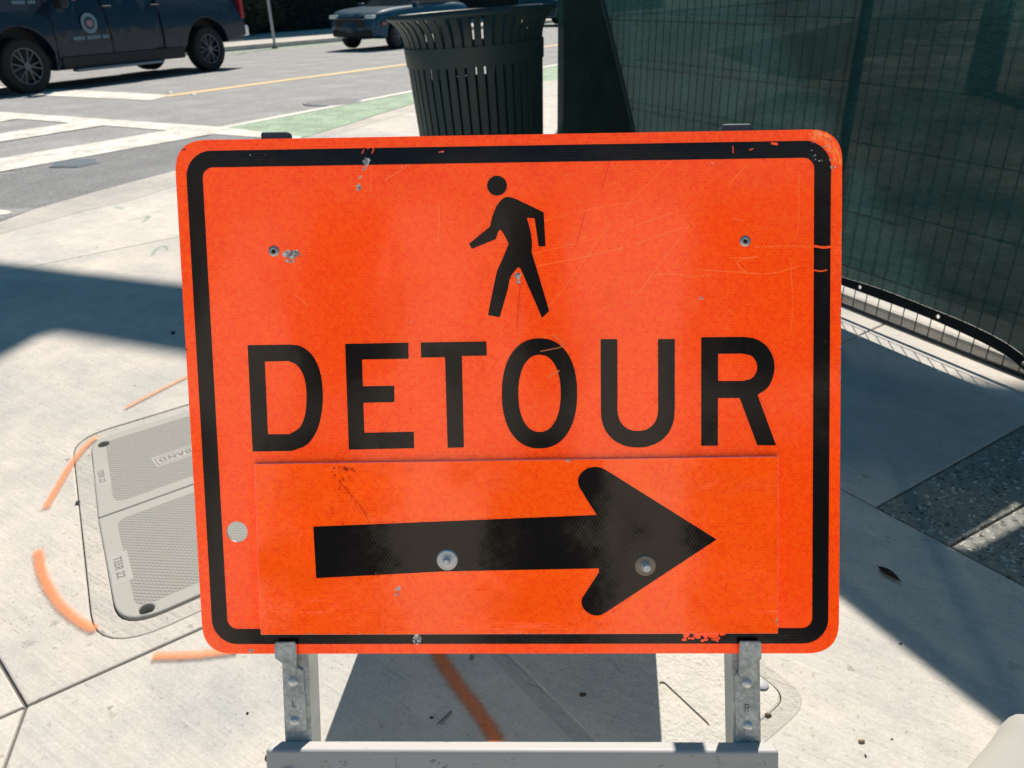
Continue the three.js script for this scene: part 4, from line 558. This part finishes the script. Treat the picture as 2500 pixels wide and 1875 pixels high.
{
  const D = dOf(R(667, 96)) + 0.3, s = sOf(R(740, 92));
  hedge('tall dark hedge across the road, between the pole and the blue car', s - 6, s + 9, D + 0.5, 2.4, 4, 12000, hedgeLeaf);
  hedge('dark hedge across the road, hidden mostly by the truck', s - 24, s - 6.3, D + 0.2, 2.4, 4, 12000, hedgeLeaf);
  hedge('dark hedge across the road, right of the blue car and the bin', s + 9.3, s + 40, D + 0.3, 2.4, 4, 12000, hedgeLeaf);
  bush('olive bush in front of the hedge, behind the tail of the truck', R(622, 100), 0.85, 2.0, 2600, oliveLeaf);
  bush('smaller olive bush right of the thin sign pole, by the hedge', R(668, 94), 0.5, 1.4, 1100, oliveLeaf);
  const fb = group('added_far_building'); fb.position.copy(onRoad(s + 5, D + 4)).setY(-0.05); fb.rotation.y = Math.atan2(-ROADDIR.z, ROADDIR.x); const fz = V(0, 0, 1).applyEuler(fb.rotation).dot(ACROSS) > 0 ? 1 : -1; tag(fb, 'added unseen building behind the far hedges, there to shade the far pavement', 'building');  // unseen block added so the far pavement falls in shadow
  mesh('wall', box(90, 22, 8, 0, 11, fz * 4), std(lin(0.22, 0.2, 0.18), 0.9), fb); mesh('roof', box(91, 0.4, 9, 0, 22.2, fz * 4), std(lin(0.2, 0.2, 0.2), 0.9), fb);
  for (let r = 0; r < 6; r++) for (let i = 0; i < 18; i++) { const w = mesh('window', box(2.4, 1.9, 0.1, -42.5 + i * 5, 2.6 + r * 3.4, -fz * 0.01), std(lin(0.05, 0.05, 0.055), 0.5), fb); mesh('pane', box(2.2, 1.7, 0.1, -42.5 + i * 5, 2.6 + r * 3.4, -fz * 0.03), glassDark, w); }
  const pole = (label, u, v, r, h, mat) => { const p = R(u, v), g = group('sign_pole'); g.position.copy(p); tag(g, label, 'pole'); mesh('shaft', new THREE.CylinderGeometry(r, r, h, 14).translate(0, h / 2, 0), mat, g); mesh('foot', new THREE.CylinderGeometry(r * 1.8, r * 2.4, 0.09, 14).translate(0, 0.045, 0), std(lin(0.25, 0.22, 0.2), 0.8), g); return g; };
  pole('thin grey sign pole standing at the far kerb, between truck and blue car', 672, 119, 0.042, 3.2, std(lin(0.45, 0.46, 0.46), 0.5));
  pole('grey pole in front of the far hedge, just right of the truck tail light', 606, 88, 0.05, 3, std(lin(0.24, 0.26, 0.27), 0.6));
  pole('pale post standing in front of the far dark hedge, right of the thin sign pole', 703, 88, 0.06, 3, std(lin(0.6, 0.62, 0.62), 0.5));
}

// ---------------------------------------------------------------- vehicles
const glassM = new THREE.MeshPhysicalMaterial({ color: lin(0.45, 0.55, 0.55), roughness: 0.03, transmission: 1, thickness: 0, ior: 1.5 });
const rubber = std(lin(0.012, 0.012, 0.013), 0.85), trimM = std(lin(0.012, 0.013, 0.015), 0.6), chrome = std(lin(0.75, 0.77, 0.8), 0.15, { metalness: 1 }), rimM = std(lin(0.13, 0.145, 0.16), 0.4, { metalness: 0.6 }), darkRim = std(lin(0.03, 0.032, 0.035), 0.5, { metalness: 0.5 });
function wheel(parent, x, z, y, r, rimR, w, out, spokes) { // out: direction of the outer face along local z
  const g = group('wheel', parent); g.position.set(x, y, z);
  mesh('tyre', new THREE.LatheGeometry([[rimR, -w / 2], [r * 0.94, -w / 2], [r, -w / 2 + 0.035], [r, w / 2 - 0.035], [r * 0.94, w / 2], [rimR, w / 2], [rimR - 0.012, w / 2 - 0.02], [rimR - 0.012, -w / 2 + 0.02], [rimR, -w / 2]].map((q) => new THREE.Vector2(...q)), 48).rotateX(PI / 2), rubber, g);
  const zf = out * (w / 2 - 0.03), list = [new THREE.TorusGeometry(rimR - 0.014, 0.015, 8, 48).translate(0, 0, zf)];
  for (let k = 0; k < spokes; k++) { const a = k / spokes * 2 * PI; for (const s of [-1, 1]) { const q = a + s * PI / spokes * 0.42; list.push(bar(V(Math.cos(a) * 0.055, Math.sin(a) * 0.055, zf), V(Math.cos(q) * (rimR - 0.015), Math.sin(q) * (rimR - 0.015), zf), 0.0145, 6)); } }
  mesh('rim', merge(list), rimM, g);
  mesh('hub', merge([new THREE.CylinderGeometry(0.05, 0.06, 0.03, 20).rotateX(PI / 2).translate(0, 0, zf + out * 0.012)]), rimM, g);
  mesh('brake_disc', new THREE.CylinderGeometry(rimR - 0.02, rimR - 0.02, 0.03, 32).rotateX(PI / 2).translate(0, 0, out * (w / 2 - 0.13)), darkRim, g);
  return g;
}
function extr(pts, w, z0, bevel = 0.03, seg = 3, holes = []) { const s = new THREE.Shape(pts.map((p) => new THREE.Vector2(...p))); for (const h of holes) s.holes.push(new THREE.Path(h.map((p) => new THREE.Vector2(...p)))); return new THREE.ExtrudeGeometry(s, { depth: w - 2 * bevel, bevelEnabled: true, bevelThickness: bevel, bevelSize: bevel, bevelOffset: -bevel, bevelSegments: seg, curveSegments: 10 }).translate(0, 0, z0 + bevel); }
const archPts = (cx, cy, r, base, n = 14) => { const out = [], a0 = Math.asin(Math.max(-1, (base - cy) / r)); for (let i = 0; i <= n; i++) { const t = a0 + (PI - 2 * a0) * i / n; out.push([cx + r * Math.cos(t), cy + r * Math.sin(t)]); } return out; };
const paintC = (c) => new THREE.MeshPhysicalMaterial({ color: c, roughness: 0.5, specularIntensity: 0.5, clearcoat: 0.55, clearcoatRoughness: 0.05 });
{
  const wf = R(69, 162, 0.42), wr = R(515, 120, 0.42), F = wf.clone().sub(wr).setY(0), WB = F.length(), k = WB / 3.555; F.normalize();
  const truck = group('pickup_truck'); truck.rotation.y = Math.atan2(-F.z, F.x);
  tag(truck, 'dark blue four-door pickup truck with round door emblem, upper left', 'pickup truck');
  const side = V(0, 0, 1).applyEuler(truck.rotation), near = side.dot(V(0, 0, 1)) > 0 ? 1 : -1, HW = 0.97; // near: sign of local z on the side that faces us
  truck.position.copy(wf).addScaledVector(side, -near * HW); truck.position.y = wf.y - 0.42;
  const RX = -WB, body = paintC(lin(0.004, 0.015, 0.032)), Y = (y) => (y - 0.315) * k + 0.42;
  const zs = (z) => z * near; // positive: towards us
  const belt = Y(1.235), sill = Y(0.21), A = 0.585;
  const sideZ = (w, zc, g) => g; 
  // lower body, full width, with wheel arches
  const low = [[1.02, 0.55], [1.02, Y(0.95)], [0.95, Y(1.13)], [0.5, Y(1.2)], [-0.5, belt], [RX + 0.72, belt], [RX + 0.72, 1.06], [RX - 1.12, 1.06], [RX - 1.1, Y(0.42)], ...archPts(RX, 0.42, 0.6, Y(0.4)).reverse(), [RX + 0.66, sill], [-0.66, sill], ...archPts(0, 0.42, A + 0.02, sill).reverse(), [0.62, Y(0.33)]];
  const swell = (g) => { const t = new TessellateModifier(0.16, 5).modify(g), a = t.attributes.position; for (let i = 0; i < a.count; i++) { const y = a.getY(i), z = a.getZ(i), up = Math.max(0, (y - 0.86) / 0.5), dn = Math.max(0, (0.8 - y) / 0.5), k = Math.abs(z) / HW; a.setZ(i, z - Math.sign(z) * k * k * (0.1 * up ** 1.7 + 0.075 * dn ** 1.6)); } t.computeVertexNormals(); return t; };
  mesh('body', swell(extr(low, HW * 2 - 0.06, -HW + 0.03, 0.04)), body, truck);
  const panel = (name, pts, lab) => { const g = extr(pts, 0.05, 0, 0.018); g.translate(0, 0, near > 0 ? HW - 0.046 : -HW - 0.004); return mesh(name, swell(g), body, truck); };
  const g0 = 0.006;
  panel('front_fender', [[0.9, 0.62], [0.93, Y(1.08)], [0.5, Y(1.185)], [-0.42, belt - 0.01], [-0.62, belt - 0.03], [-0.62, Y(0.5)], ...archPts(0, 0.42, A, Y(0.42)).reverse()]);
  const fd = panel('front_door', [[-0.62 - g0, belt], [-1.72, belt + 0.005], [-1.74, sill + 0.06], [-0.62 - g0, sill + 0.06]]);
  const rd = panel('rear_door', [[-1.72 - 2 * g0, belt + 0.005], [-2.9, belt + 0.02], [-2.9, Y(0.85)], [-2.78, Y(0.62)], [-2.74, sill + 0.06], [-1.74 - 2 * g0, sill + 0.06]]);
  panel('bed_side', [[-2.94, belt + 0.05], [RX - 1.04, belt + 0.06], [RX - 1.11, Y(1.0)], [RX - 1.12, Y(0.5)], [RX - 0.66, Y(0.42)], ...archPts(RX, 0.42, 0.585, Y(0.42)).reverse(), [RX + 0.66, Y(0.33)], [-2.94, Y(0.28)]].map((p) => p));
  for (const x of [0, RX]) mesh('wheel_well', extr(archPts(x, 0.42, 0.66, Y(0.33)), 1.37, -0.685, 0.01, 1), trimM, truck);
  // far side of the bed, tailgate, bed floor
  mesh('bed_wall', merge([box(RX + 1.12 > 0 ? 1 : (-2.94 - (RX - 1.08)), 0.55, 0.06, (-2.94 + RX - 1.08) / 2, belt - 0.22, zs(-HW + 0.04)), box(0.06, 0.55, HW * 2 - 0.1, RX - 1.07, belt - 0.22, 0), box(0.05, 0.6, HW * 2 - 0.1, -2.95, belt - 0.2, 0)]), body, truck);
  // cab
  const roofY = belt + 0.56, cab = (z0, z1) => z0;
  mesh('roof', extr([[-1.35, roofY - 0.05], [-1.5, roofY], [-2.5, roofY + 0.01], [-2.75, roofY - 0.05], [-2.75, roofY - 0.1], [-1.35, roofY - 0.1]], 1.5, -0.75, 0.025), body, truck);
  for (const s of [1, -1]) { const zz = (x0, y0, x1, y1) => bar(V(x0, y0, zs(s * (HW - 0.06))), V(x1, y1, zs(s * 0.76)), 0.035, 8); mesh('pillar', merge([zz(-0.55, belt, -1.38, roofY - 0.06), zz(-1.75, belt, -1.78, roofY - 0.06), zz(-2.85, belt, -2.72, roofY - 0.06)]), body, truck); }
  const pane = (pts) => { const g = new THREE.BufferGeometry(); g.setAttribute('position', new THREE.Float32BufferAttribute(pts.flat(), 3)); g.setIndex([0, 1, 2, 0, 2, 3]); g.computeVertexNormals(); return g; };
  mesh('windscreen', pane([[-0.5, belt, 0.85], [-0.5, belt, -0.85], [-1.36, roofY - 0.07, -0.7], [-1.36, roofY - 0.07, 0.7]]), glassM, truck);
  mesh('rear_window', pane([[-2.86, belt, 0.85], [-2.86, belt, -0.85], [-2.73, roofY - 0.07, -0.7], [-2.73, roofY - 0.07, 0.7]]), glassM, truck);
  mesh('side_window', pane([[-1.8, belt, zs(0.91)], [-2.83, belt, zs(0.91)], [-2.72, roofY - 0.08, zs(0.76)], [-1.8, roofY - 0.08, zs(0.76)]]), glassM, truck);
  mesh('dashboard', merge([rbox(0.5, 0.2, 1.6, 0.06, -0.85, belt - 0.05, 0), rbox(0.2, 0.9, 0.55, 0.06, -1.75, belt - 0.1, zs(0.4)), rbox(0.2, 0.9, 0.55, 0.06, -1.75, belt - 0.1, zs(-0.4)), rbox(0.2, 0.8, 1.5, 0.06, -2.6, belt - 0.1, 0)]), std(lin(0.03, 0.03, 0.032), 0.8), truck);
  // lights, bumpers, mirror, step
  const tl = std(lin(0.42, 0.012, 0.02), 0.2); mesh('tail_light', rbox(0.09, 0.42 * k, 0.16, 0.02, RX - 1.075, Y(0.995), zs(HW - 0.055)), tl, truck); mesh('tail_light', rbox(0.09, 0.42 * k, 0.16, 0.02, RX - 1.075, Y(0.995), zs(-HW + 0.055)), tl, truck);
  mesh('rear_bumper', merge([rbox(0.14, 0.2, HW * 2 - 0.16, 0.03, RX - 1.22, Y(0.57), 0), rbox(0.24, 0.2, 0.08, 0.03, RX - 1.12, Y(0.57), zs(HW - 0.06)), rbox(0.24, 0.2, 0.08, 0.03, RX - 1.12, Y(0.57), zs(-HW + 0.06))]), chrome, truck);
  mesh('front_bumper', rbox(0.22, 0.36, HW * 2 - 0.04, 0.05, 1.06, 0.62, 0), chrome, truck);
  mesh('grille', rbox(0.06, 0.34, 1.2, 0.02, 1.01, 0.98, 0), trimM, truck); for (const s of [1, -1]) mesh('headlight', rbox(0.1, 0.2, 0.34, 0.03, 0.98, 1.0, s * 0.76), std(lin(0.8, 0.82, 0.84), 0.1), truck);
  const mir = mesh('mirror', merge([rbox(0.16, 0.3, 0.24, 0.05, -0.76, belt - 0.08, zs(HW + 0.16)), rbox(0.08, 0.05, 0.18, 0.02, -0.76, belt - 0.1, zs(HW + 0.04))]), trimM, truck);
  mesh('running_board', merge([rbox(1.9, 0.05, 0.14, 0.02, -1.72 * 1.04, Y(0.2), zs(HW + 0.0))]), std(lin(0.22, 0.25, 0.28), 0.45, { metalness: 0.6 }), truck);
  mesh('underbody', merge([box(WB - 0.9, 0.16, 1.5, RX / 2, 0.46, 0), box(0.2, 0.12, 1.5, RX, 0.42, 0), box(1.0, 0.16, 1.4, RX - 0.6, 0.6, 0)]), trimM, truck);
  mesh('shade_strip', rbox(WB - 1.36, 0.2, 0.06, 0.02, RX / 2 + 0.02, sill + 0.11, zs(HW - 0.035)), trimM, truck);  // black strip added to carry the shade along the lower side
  for (const x of [-1.534 * k, -2.475 * k]) mesh('door_handle', rbox(0.2, 0.035, 0.03, 0.012, x, Y(1.04), zs(HW + 0.016)), trimM, x > -2 ? fd : rd);
  for (const [x, s] of [[0, 1], [RX, 1], [0, -1], [RX, -1]]) wheel(truck, x, zs(s * (HW - 0.14)), 0.42, 0.42, 0.285, 0.27, zs(s), 6);
  // emblem and lines of lettering too small to read
  const ec = newCanvas(256, 256), e = ec.getContext('2d'); e.fillStyle = '#6f8794'; e.beginPath(); e.arc(128, 128, 126, 0, 7); e.fill(); e.fillStyle = '#1c2b38'; e.beginPath(); e.arc(128, 128, 82, 0, 7); e.fill(); e.fillStyle = '#8d7480'; e.beginPath(); for (let i = 0; i < 7; i++) { const t = i / 7 * 6.28; e.lineTo(128 + Math.cos(t) * (i % 2 ? 62 : 40), 130 + Math.sin(t) * (i % 2 ? 50 : 64)); } e.fill(); e.fillStyle = '#566f80'; for (let i = 0; i < 30; i++) { const t = i / 30 * 6.28; e.beginPath(); e.arc(128 + Math.cos(t) * 104, 128 + Math.sin(t) * 104, 6, 0, 7); e.fill(); }
  mesh('door_emblem', new THREE.CylinderGeometry(0.162, 0.162, 0.003, 40).rotateX(near > 0 ? PI / 2 : -PI / 2).translate(-1.166 * k, Y(0.825), zs(HW + 0.005)), std(0xffffff, 0.5, { map: canvasTex(ec) }), fd);
  const tb = std(lin(0.16, 0.27, 0.34), 0.5); const line = (x0, x1, y, h) => { const n = Math.round((x0 - x1) / 0.045), L = []; for (let i = 0; i < n; i++) if (i % 7 !== 5) L.push(box(0.03, h, 0.003, x0 + (x1 - x0) * (i + 0.5) / n, y, zs(HW + 0.005))); return merge(L); };
  mesh('door_lettering', line(-0.83 * k, -1.47 * k, Y(0.63), 0.055), tb, fd); mesh('fender_badge', line(-0.02, -0.43, Y(1.125), 0.045), tb, truck);
  // driver with one arm on the window sill
  const drv = group('person'); drv.position.copy(truck.position); drv.rotation.copy(truck.rotation); tag(drv, 'truck driver in a light blue shirt resting one arm on the open window', 'person');
  const N = 56, half = 0.62, o = [-1.3, belt + 0.06, zs(0.55)], mc = new MarchingCubes(N, new THREE.MeshStandardMaterial(), false, false, 60000), SZ = half;
  const J = [[[-1.45, belt - 0.45, zs(0.42)], [-1.5, belt - 0.02, zs(0.42)], 0.15, 0.17], [[-1.5, belt + 0.1, zs(0.25)], [-1.5, belt + 0.1, zs(0.6)], 0.1, 0.1], [[-1.5, belt + 0.12, zs(0.42)], [-1.47, belt + 0.24, zs(0.42)], 0.062, 0.06], [[-1.46, belt + 0.32, zs(0.42)], [-1.45, belt + 0.38, zs(0.42)], 0.095, 0.1], [[-1.49, belt + 0.1, zs(0.6)], [-1.24, belt + 0.045, zs(0.9)], 0.065, 0.052], [[-1.24, belt + 0.045, zs(0.9)], [-1.09, belt + 0.03, zs(1.01)], 0.05, 0.034], [[-1.09, belt + 0.03, zs(1.01)], [-1.06, belt - 0.04, zs(1.05)], 0.032, 0.03], [[-1.06, belt - 0.04, zs(1.05)], [-1.07, belt - 0.11, zs(1.05)], 0.018, 0.014], [[-1.09, belt - 0.03, zs(1.05)], [-1.1, belt - 0.1, zs(1.05)], 0.016, 0.013], [[-1.03, belt - 0.02, zs(1.04)], [-1.02, belt - 0.07, zs(1.04)], 0.016, 0.013], [[-1.37, belt + 0.31, zs(0.42)], [-1.355, belt + 0.3, zs(0.42)], 0.02, 0.014]];
  const sd = (p) => { let acc = 0; for (const [a, b, r0, r1] of J) { const dx = b[0] - a[0], dy = b[1] - a[1], dz = b[2] - a[2], t = Math.max(0, Math.min(1, ((p[0] - a[0]) * dx + (p[1] - a[1]) * dy + (p[2] - a[2]) * dz) / (dx * dx + dy * dy + dz * dz))); const d = Math.hypot(p[0] - a[0] - dx * t, p[1] - a[1] - dy * t, p[2] - a[2] - dz * t) - (r0 + (r1 - r0) * t); acc += Math.exp(-d * 70); } return -Math.log(acc + 1e-30) / 70; };
  mc.isolation = 0; for (let z = 0; z < N; z++) for (let y = 0; y < N; y++) for (let x = 0; x < N; x++) { const q = [x, y, z].map((v, i) => o[i] + (v - N / 2) / (N / 2) * SZ); mc.field[z * N * N + y * N + x] = -sd(q); } mc.update();
  const cnt = mc.count, pos = new Float32Array(cnt * 3), nor = mc.normalArray.slice(0, cnt * 3), col = new Float32Array(cnt * 3);
  for (let i = 0; i < cnt; i++) { const q = [0, 1, 2].map((c) => o[c] + mc.positionArray[i * 3 + c] * SZ); pos.set(q, i * 3); const hand = q[2] * near > 1.0 || q[1] > belt + 0.2, sleeve = q[2] * near > 0.88; col.set(hand ? (q[1] > belt + 0.36 ? [0.03, 0.02, 0.015] : [0.42, 0.24, 0.18]) : sleeve ? [0.62, 0.56, 0.5] : [0.05, 0.3, 0.5], i * 3); }
  const pg = new THREE.BufferGeometry(); pg.setAttribute('position', new THREE.BufferAttribute(pos, 3)); pg.setAttribute('normal', new THREE.BufferAttribute(nor, 3)); pg.setAttribute('color', new THREE.BufferAttribute(col, 3));
  mesh('body', pg, std(0xffffff, 0.8, { vertexColors: true }), drv);
}
function makeCar() {
  const car = group('car'), body = paintC(lin(0.006, 0.06, 0.11)), HW = 0.92, WB = 2.7, A = 0.4;
  const top = new THREE.CatmullRomCurve3([[0.9, 0.36], [0.95, 0.58], [0.9, 0.8], [0.74, 0.92], [0.3, 1.0], [-0.5, 1.06], [-1.8, 1.1], [-3.1, 1.1], [-3.5, 1.02], [-3.62, 0.8], [-3.6, 0.42]].map(([x, y]) => V(x, y, 0))).getPoints(50).map((p) => [p.x, p.y]);
  const shell = new TessellateModifier(0.2, 4).modify(extr([...top, ...archPts(-WB, 0.34, A, 0.3).reverse(), ...archPts(0, 0.34, A, 0.3).reverse(), [0.55, 0.28]], HW * 2, -HW, 0.1, 5)), sp = shell.attributes.position;
  for (let i = 0; i < sp.count; i++) { const x = sp.getX(i), y = sp.getY(i), z = sp.getZ(i); const nose = Math.max(0, (x - 0.25) / 0.7), tail = Math.max(0, (-2.9 - x) / 0.7), upr = Math.max(0, (y - 0.75) / 0.35); sp.setX(i, x - 0.16 * nose * (z / HW) ** 2 * Math.min(1, nose * 2)); sp.setZ(i, z * (1 - 0.12 * nose ** 2 - 0.1 * tail ** 2 - 0.09 * upr ** 1.5)); }
  shell.computeVertexNormals(); mesh('body', shell, body, car);
  mesh('cabin', extr([[-0.45, 1.03], [-0.9, 1.3], [-1.3, 1.5], [-1.8, 1.57], [-2.5, 1.53], [-3.3, 1.14], [-3.2, 1.05]], 1.46, -0.73, 0.12, 5), std(lin(0.02, 0.03, 0.035), 0.05), car);
  mesh('roof', extr([[-1.3, 1.515], [-1.8, 1.585], [-2.5, 1.545], [-2.5, 1.52], [-1.8, 1.56], [-1.3, 1.49]], 1.2, -0.6, 0.01, 1), body, car);
  mesh('grille', rbox(0.1, 0.2, 1.0, 0.02, 0.88, 0.68, 0), trimM, car);
  mesh('bumper', rbox(0.2, 0.18, 1.35, 0.06, 0.82, 0.42, 0), trimM, car);
  for (const s of [1, -1]) { mesh('headlight', rbox(0.34, 0.09, 0.3, 0.03, 0.68, 0.83, s * 0.64), std(lin(0.75, 0.8, 0.72), 0.08), car); mesh('mirror', rbox(0.12, 0.14, 0.2, 0.04, -0.75, 1.08, s * 1.0), body, car); mesh('marker_light', rbox(0.16, 0.07, 0.02, 0.008, 0.55, 0.66, s * (HW - 0.003)), std(lin(0.5, 0.12, 0.04), 0.3), car); }
  for (const [x, s] of [[0, 1], [-WB, 1], [0, -1], [-WB, -1]]) wheel(car, x, s * (HW - 0.11), 0.335, 0.335, 0.245, 0.22, s, 9);
  mesh('underbody', box(WB - 0.9, 0.14, 1.4, -WB / 2, 0.36, 0), trimM, car);
  return car;
}
{
  const car = makeCar(); tag(car, 'blue car facing left, front half showing left of the bin', 'car', 'blue cars on the far lane');
  const place = (c, u, v, turn) => { const p = R(u, v, 0.335); c.rotation.y = Math.atan2(-(-ROADDIR.z), -ROADDIR.x) + turn; const side = V(0, 0, 1).applyEuler(c.rotation), n = side.dot(V(0, 0, 1)) > 0 ? 1 : -1; c.position.copy(p).addScaledVector(side, -n * 0.92); c.position.y = p.y - 0.335; };
  place(car, 973, 87, 0.0);
  const car2 = car.clone(); car2.name = numbered('car'); scene.add(car2); tag(car2, 'dark car seen through the gap right of the bin, wheel and headlight only', 'car', 'blue cars on the far lane');
  place(car2, 1371, 44, 0.0);
}

// ---------------------------------------------------------------- unseen facade added behind the camera: its sunlit piers streak the sign gloss
{
  const f = group('added_facade'); f.position.set(0, 0, 10); tag(f, 'added pale facade behind the camera, put in for glare and fill on the sign', 'building');
  const wallM = std(lin(0.66, 0.58, 0.49), 0.9), frameM = std(lin(0.12, 0.13, 0.14), 0.5), win = new THREE.MeshStandardMaterial({ color: lin(0.015, 0.02, 0.025), roughness: 0.08 });
  const wall = new THREE.Shape([[-7.5, -0.4], [7.5, -0.4], [7.5, 8], [-7.5, 8]].map((p) => new THREE.Vector2(...p))), opens = [];
  for (const [y0, y1] of [[0.1, 3.7], [4.1, 7.6]]) for (const [x, w] of [[-7.1, 1.2], [-4.4, 1.9], [-1.0, 1.7], [2.2, 3.2], [6.2, 1.0]]) { wall.holes.push(new THREE.Path([[x, y0], [x, y1], [x + w, y1], [x + w, y0]].map((p) => new THREE.Vector2(...p)))); opens.push([x, y0, w, y1 - y0]); }
  mesh('wall', new THREE.ExtrudeGeometry(wall, { depth: 0.3, bevelEnabled: false }), wallM, f);
  for (const [x, y, w, h] of opens) { const fr = mesh('window', merge([box(w, 0.06, 0.08, x + w / 2, y + 0.03, 0.15), box(w, 0.06, 0.08, x + w / 2, y + h - 0.03, 0.15), box(0.06, h - 0.12, 0.08, x + 0.03, y + h / 2, 0.15), box(0.06, h - 0.12, 0.08, x + w - 0.03, y + h / 2, 0.15)]), frameM, f); mesh('pane', box(w - 0.1, h - 0.1, 0.02, x + w / 2, y + h / 2, 0.17), win, fr); }
  mesh('back_wall', box(15, 8.4, 0.2, 0, 3.8, 2.2), std(lin(0.3, 0.3, 0.3), 1), f); mesh('roof', box(15.6, 0.25, 3, 0, 8.13, 1.2), wallM, f);
}

// ---------------------------------------------------------------- sandbag and small litter
{
  const bag = group('sandbag'); const p = G(2470, 1900); bag.position.copy(G(2450, 1773)).add(V(-0.05, 0, 0.207)); bag.rotation.y = 0.72; tag(bag, 'smooth off-white sandbag corner at the lower right', 'sandbag');
  const g = new THREE.SphereGeometry(1, 64, 40), a = g.attributes.position; for (let i = 0; i < a.count; i++) { const x = a.getX(i), y = a.getY(i), z = a.getZ(i), f = (v, e) => Math.sign(v) * Math.abs(v) ** e; a.setXYZ(i, f(x, 0.62) * 0.21 + 0.004 * Math.sin(9 * z + 4 * x), y * (y < 0 ? 0.03 : 0.072) + 0.0035 * Math.sin(7 * x + 3 * z) * (y > 0 ? 1 : 0), f(z, 0.62) * 0.13 + 0.004 * Math.sin(8 * x)); } g.translate(0, 0.029, 0); g.computeVertexNormals();
  mesh('bag', g, std(lin(0.43, 0.425, 0.395), 0.85, { bumpMap: tile(zincMap, 1), bumpScale: 0.001 }), bag);
}
{
  const leafShape = (l, w) => { const n = 14, Pp = [], I = []; for (let i = 0; i <= n; i++) { const t = i / n, ww = w * Math.sin(PI * Math.pow(t, 0.75)) * 0.5; for (const s of [-1, 0, 1]) Pp.push((t - 0.5) * l, 0.004 + Math.abs(s) * 0.0012 * Math.sin(PI * t) + 0.001 * Math.sin(3 * t), s * ww); if (i) for (const q of [0, 1]) { const k = (i - 1) * 3 + q; I.push(k, k + 1, k + 3, k + 1, k + 4, k + 3); } } const g = new THREE.BufferGeometry(); g.setAttribute('position', new THREE.Float32BufferAttribute(Pp, 3)); g.setIndex(I); g.computeVertexNormals(); return g; };
  const lf = group('fallen_leaf'); const a = G(2143, 1388), b = G(2200, 1427); lf.position.copy(a.clone().lerp(b, 0.5)).setY(0.003); lf.rotation.y = Math.atan2(-(b.z - a.z), b.x - a.x); tag(lf, 'dark curled fallen leaf on the shaded pavement right of the sign', 'leaf'); mesh('blade', leafShape(a.distanceTo(b), 0.021), std(lin(0.05, 0.018, 0.015), 1, { side: THREE.DoubleSide }), lf); mesh('stalk', bar(V(-0.026, 0.005, 0), V(-0.034, 0.006, 0.002), 0.0008, 5), std(lin(0.05, 0.03, 0.02), 0.9), lf);
  const stone = (label, u, v, r, c, name = 'pebble', cat = 'pebble') => { const g = new THREE.IcosahedronGeometry(r, 2), q = g.attributes.position; for (let i = 0; i < q.count; i++) { const x = q.getX(i), y = q.getY(i), z = q.getZ(i), f = 1 + 0.22 * Math.sin(x / r * 2.3 + u) + 0.16 * Math.sin(z / r * 3.1 + v); q.setXYZ(i, x * f, y * 0.62 * f, z * f); } g.computeVertexNormals(); const m = mesh(name, g, std(c, 0.85), scene); m.position.copy(G(u, v)).setY(r * 0.5); tag(m, label, cat); return m; };
  const brown = lin(0.07, 0.055, 0.035), greyS = lin(0.2, 0.19, 0.18), blackS = lin(0.03, 0.028, 0.028);
  stone('dark pebble alone in the shadow beneath the sign, right of the joint', 1424, 1699, 0.0058, brown);
  stone('brown seed lying on the broad orange stripe under the sign', 1184, 1774, 0.0048, brown, 'seed', 'seed');
  stone('grey pebble in the sun just above the shadow edge, below the sign', 1153, 1607, 0.0055, greyS);
  stone('pale acorn on the sunlit pavement near the bottom right', 2103, 1811, 0.0048, lin(0.32, 0.25, 0.15), 'acorn', 'acorn');
  stone('small dark seed below the pale acorn at the bottom right', 2113, 1846, 0.0021, blackS, 'seed', 'seed');
  stone('dark seed on the sunlit pavement above the pale acorn', 2178, 1805, 0.0018, blackS, 'seed', 'seed');
  stone('olive seed right of the right-hand leg, by the pebbled box', 1876, 1748, 0.0055, lin(0.12, 0.1, 0.05), 'seed', 'seed');
  stone('dark pebble at the left end of the front board', 653, 1851, 0.0052, blackS);
  stone('small dark pebble by the middle of the sign shadow, left of the stripe', 1054, 1753, 0.0032, blackS);
  stone('tiny dark pebble left of the barricade leg on sunlit concrete', 604, 1742, 0.0026, blackS);
  stone('greenish pebble beside the thick left edge of the utility box', 190, 1229, 0.0062, lin(0.07, 0.085, 0.07));
  stone('dark pebble in the shade left of the sign edge', 423, 815, 0.0085, lin(0.05, 0.045, 0.04));
  stone('small dark seed at the edge of the shadow, lower right', 2198, 1572, 0.0026, blackS, 'seed', 'seed');
  const tw = group('twig'); tw.position.copy(G(1085, 1757)).setY(0.003); tag(tw, 'forked dark twig in the shadow beneath the sign', 'twig'); const q = (u, v) => G(u, v).sub(tw.position).setY(0.0015); mesh('stem', bar(q(1068, 1772), q(1102, 1739), 0.0009, 6), std(lin(0.05, 0.035, 0.03), 0.9), tw); mesh('branch', bar(q(1076, 1772), q(1104, 1742), 0.0007, 6), std(lin(0.06, 0.04, 0.035), 0.9), tw);
}

renderer.render(scene, camera);
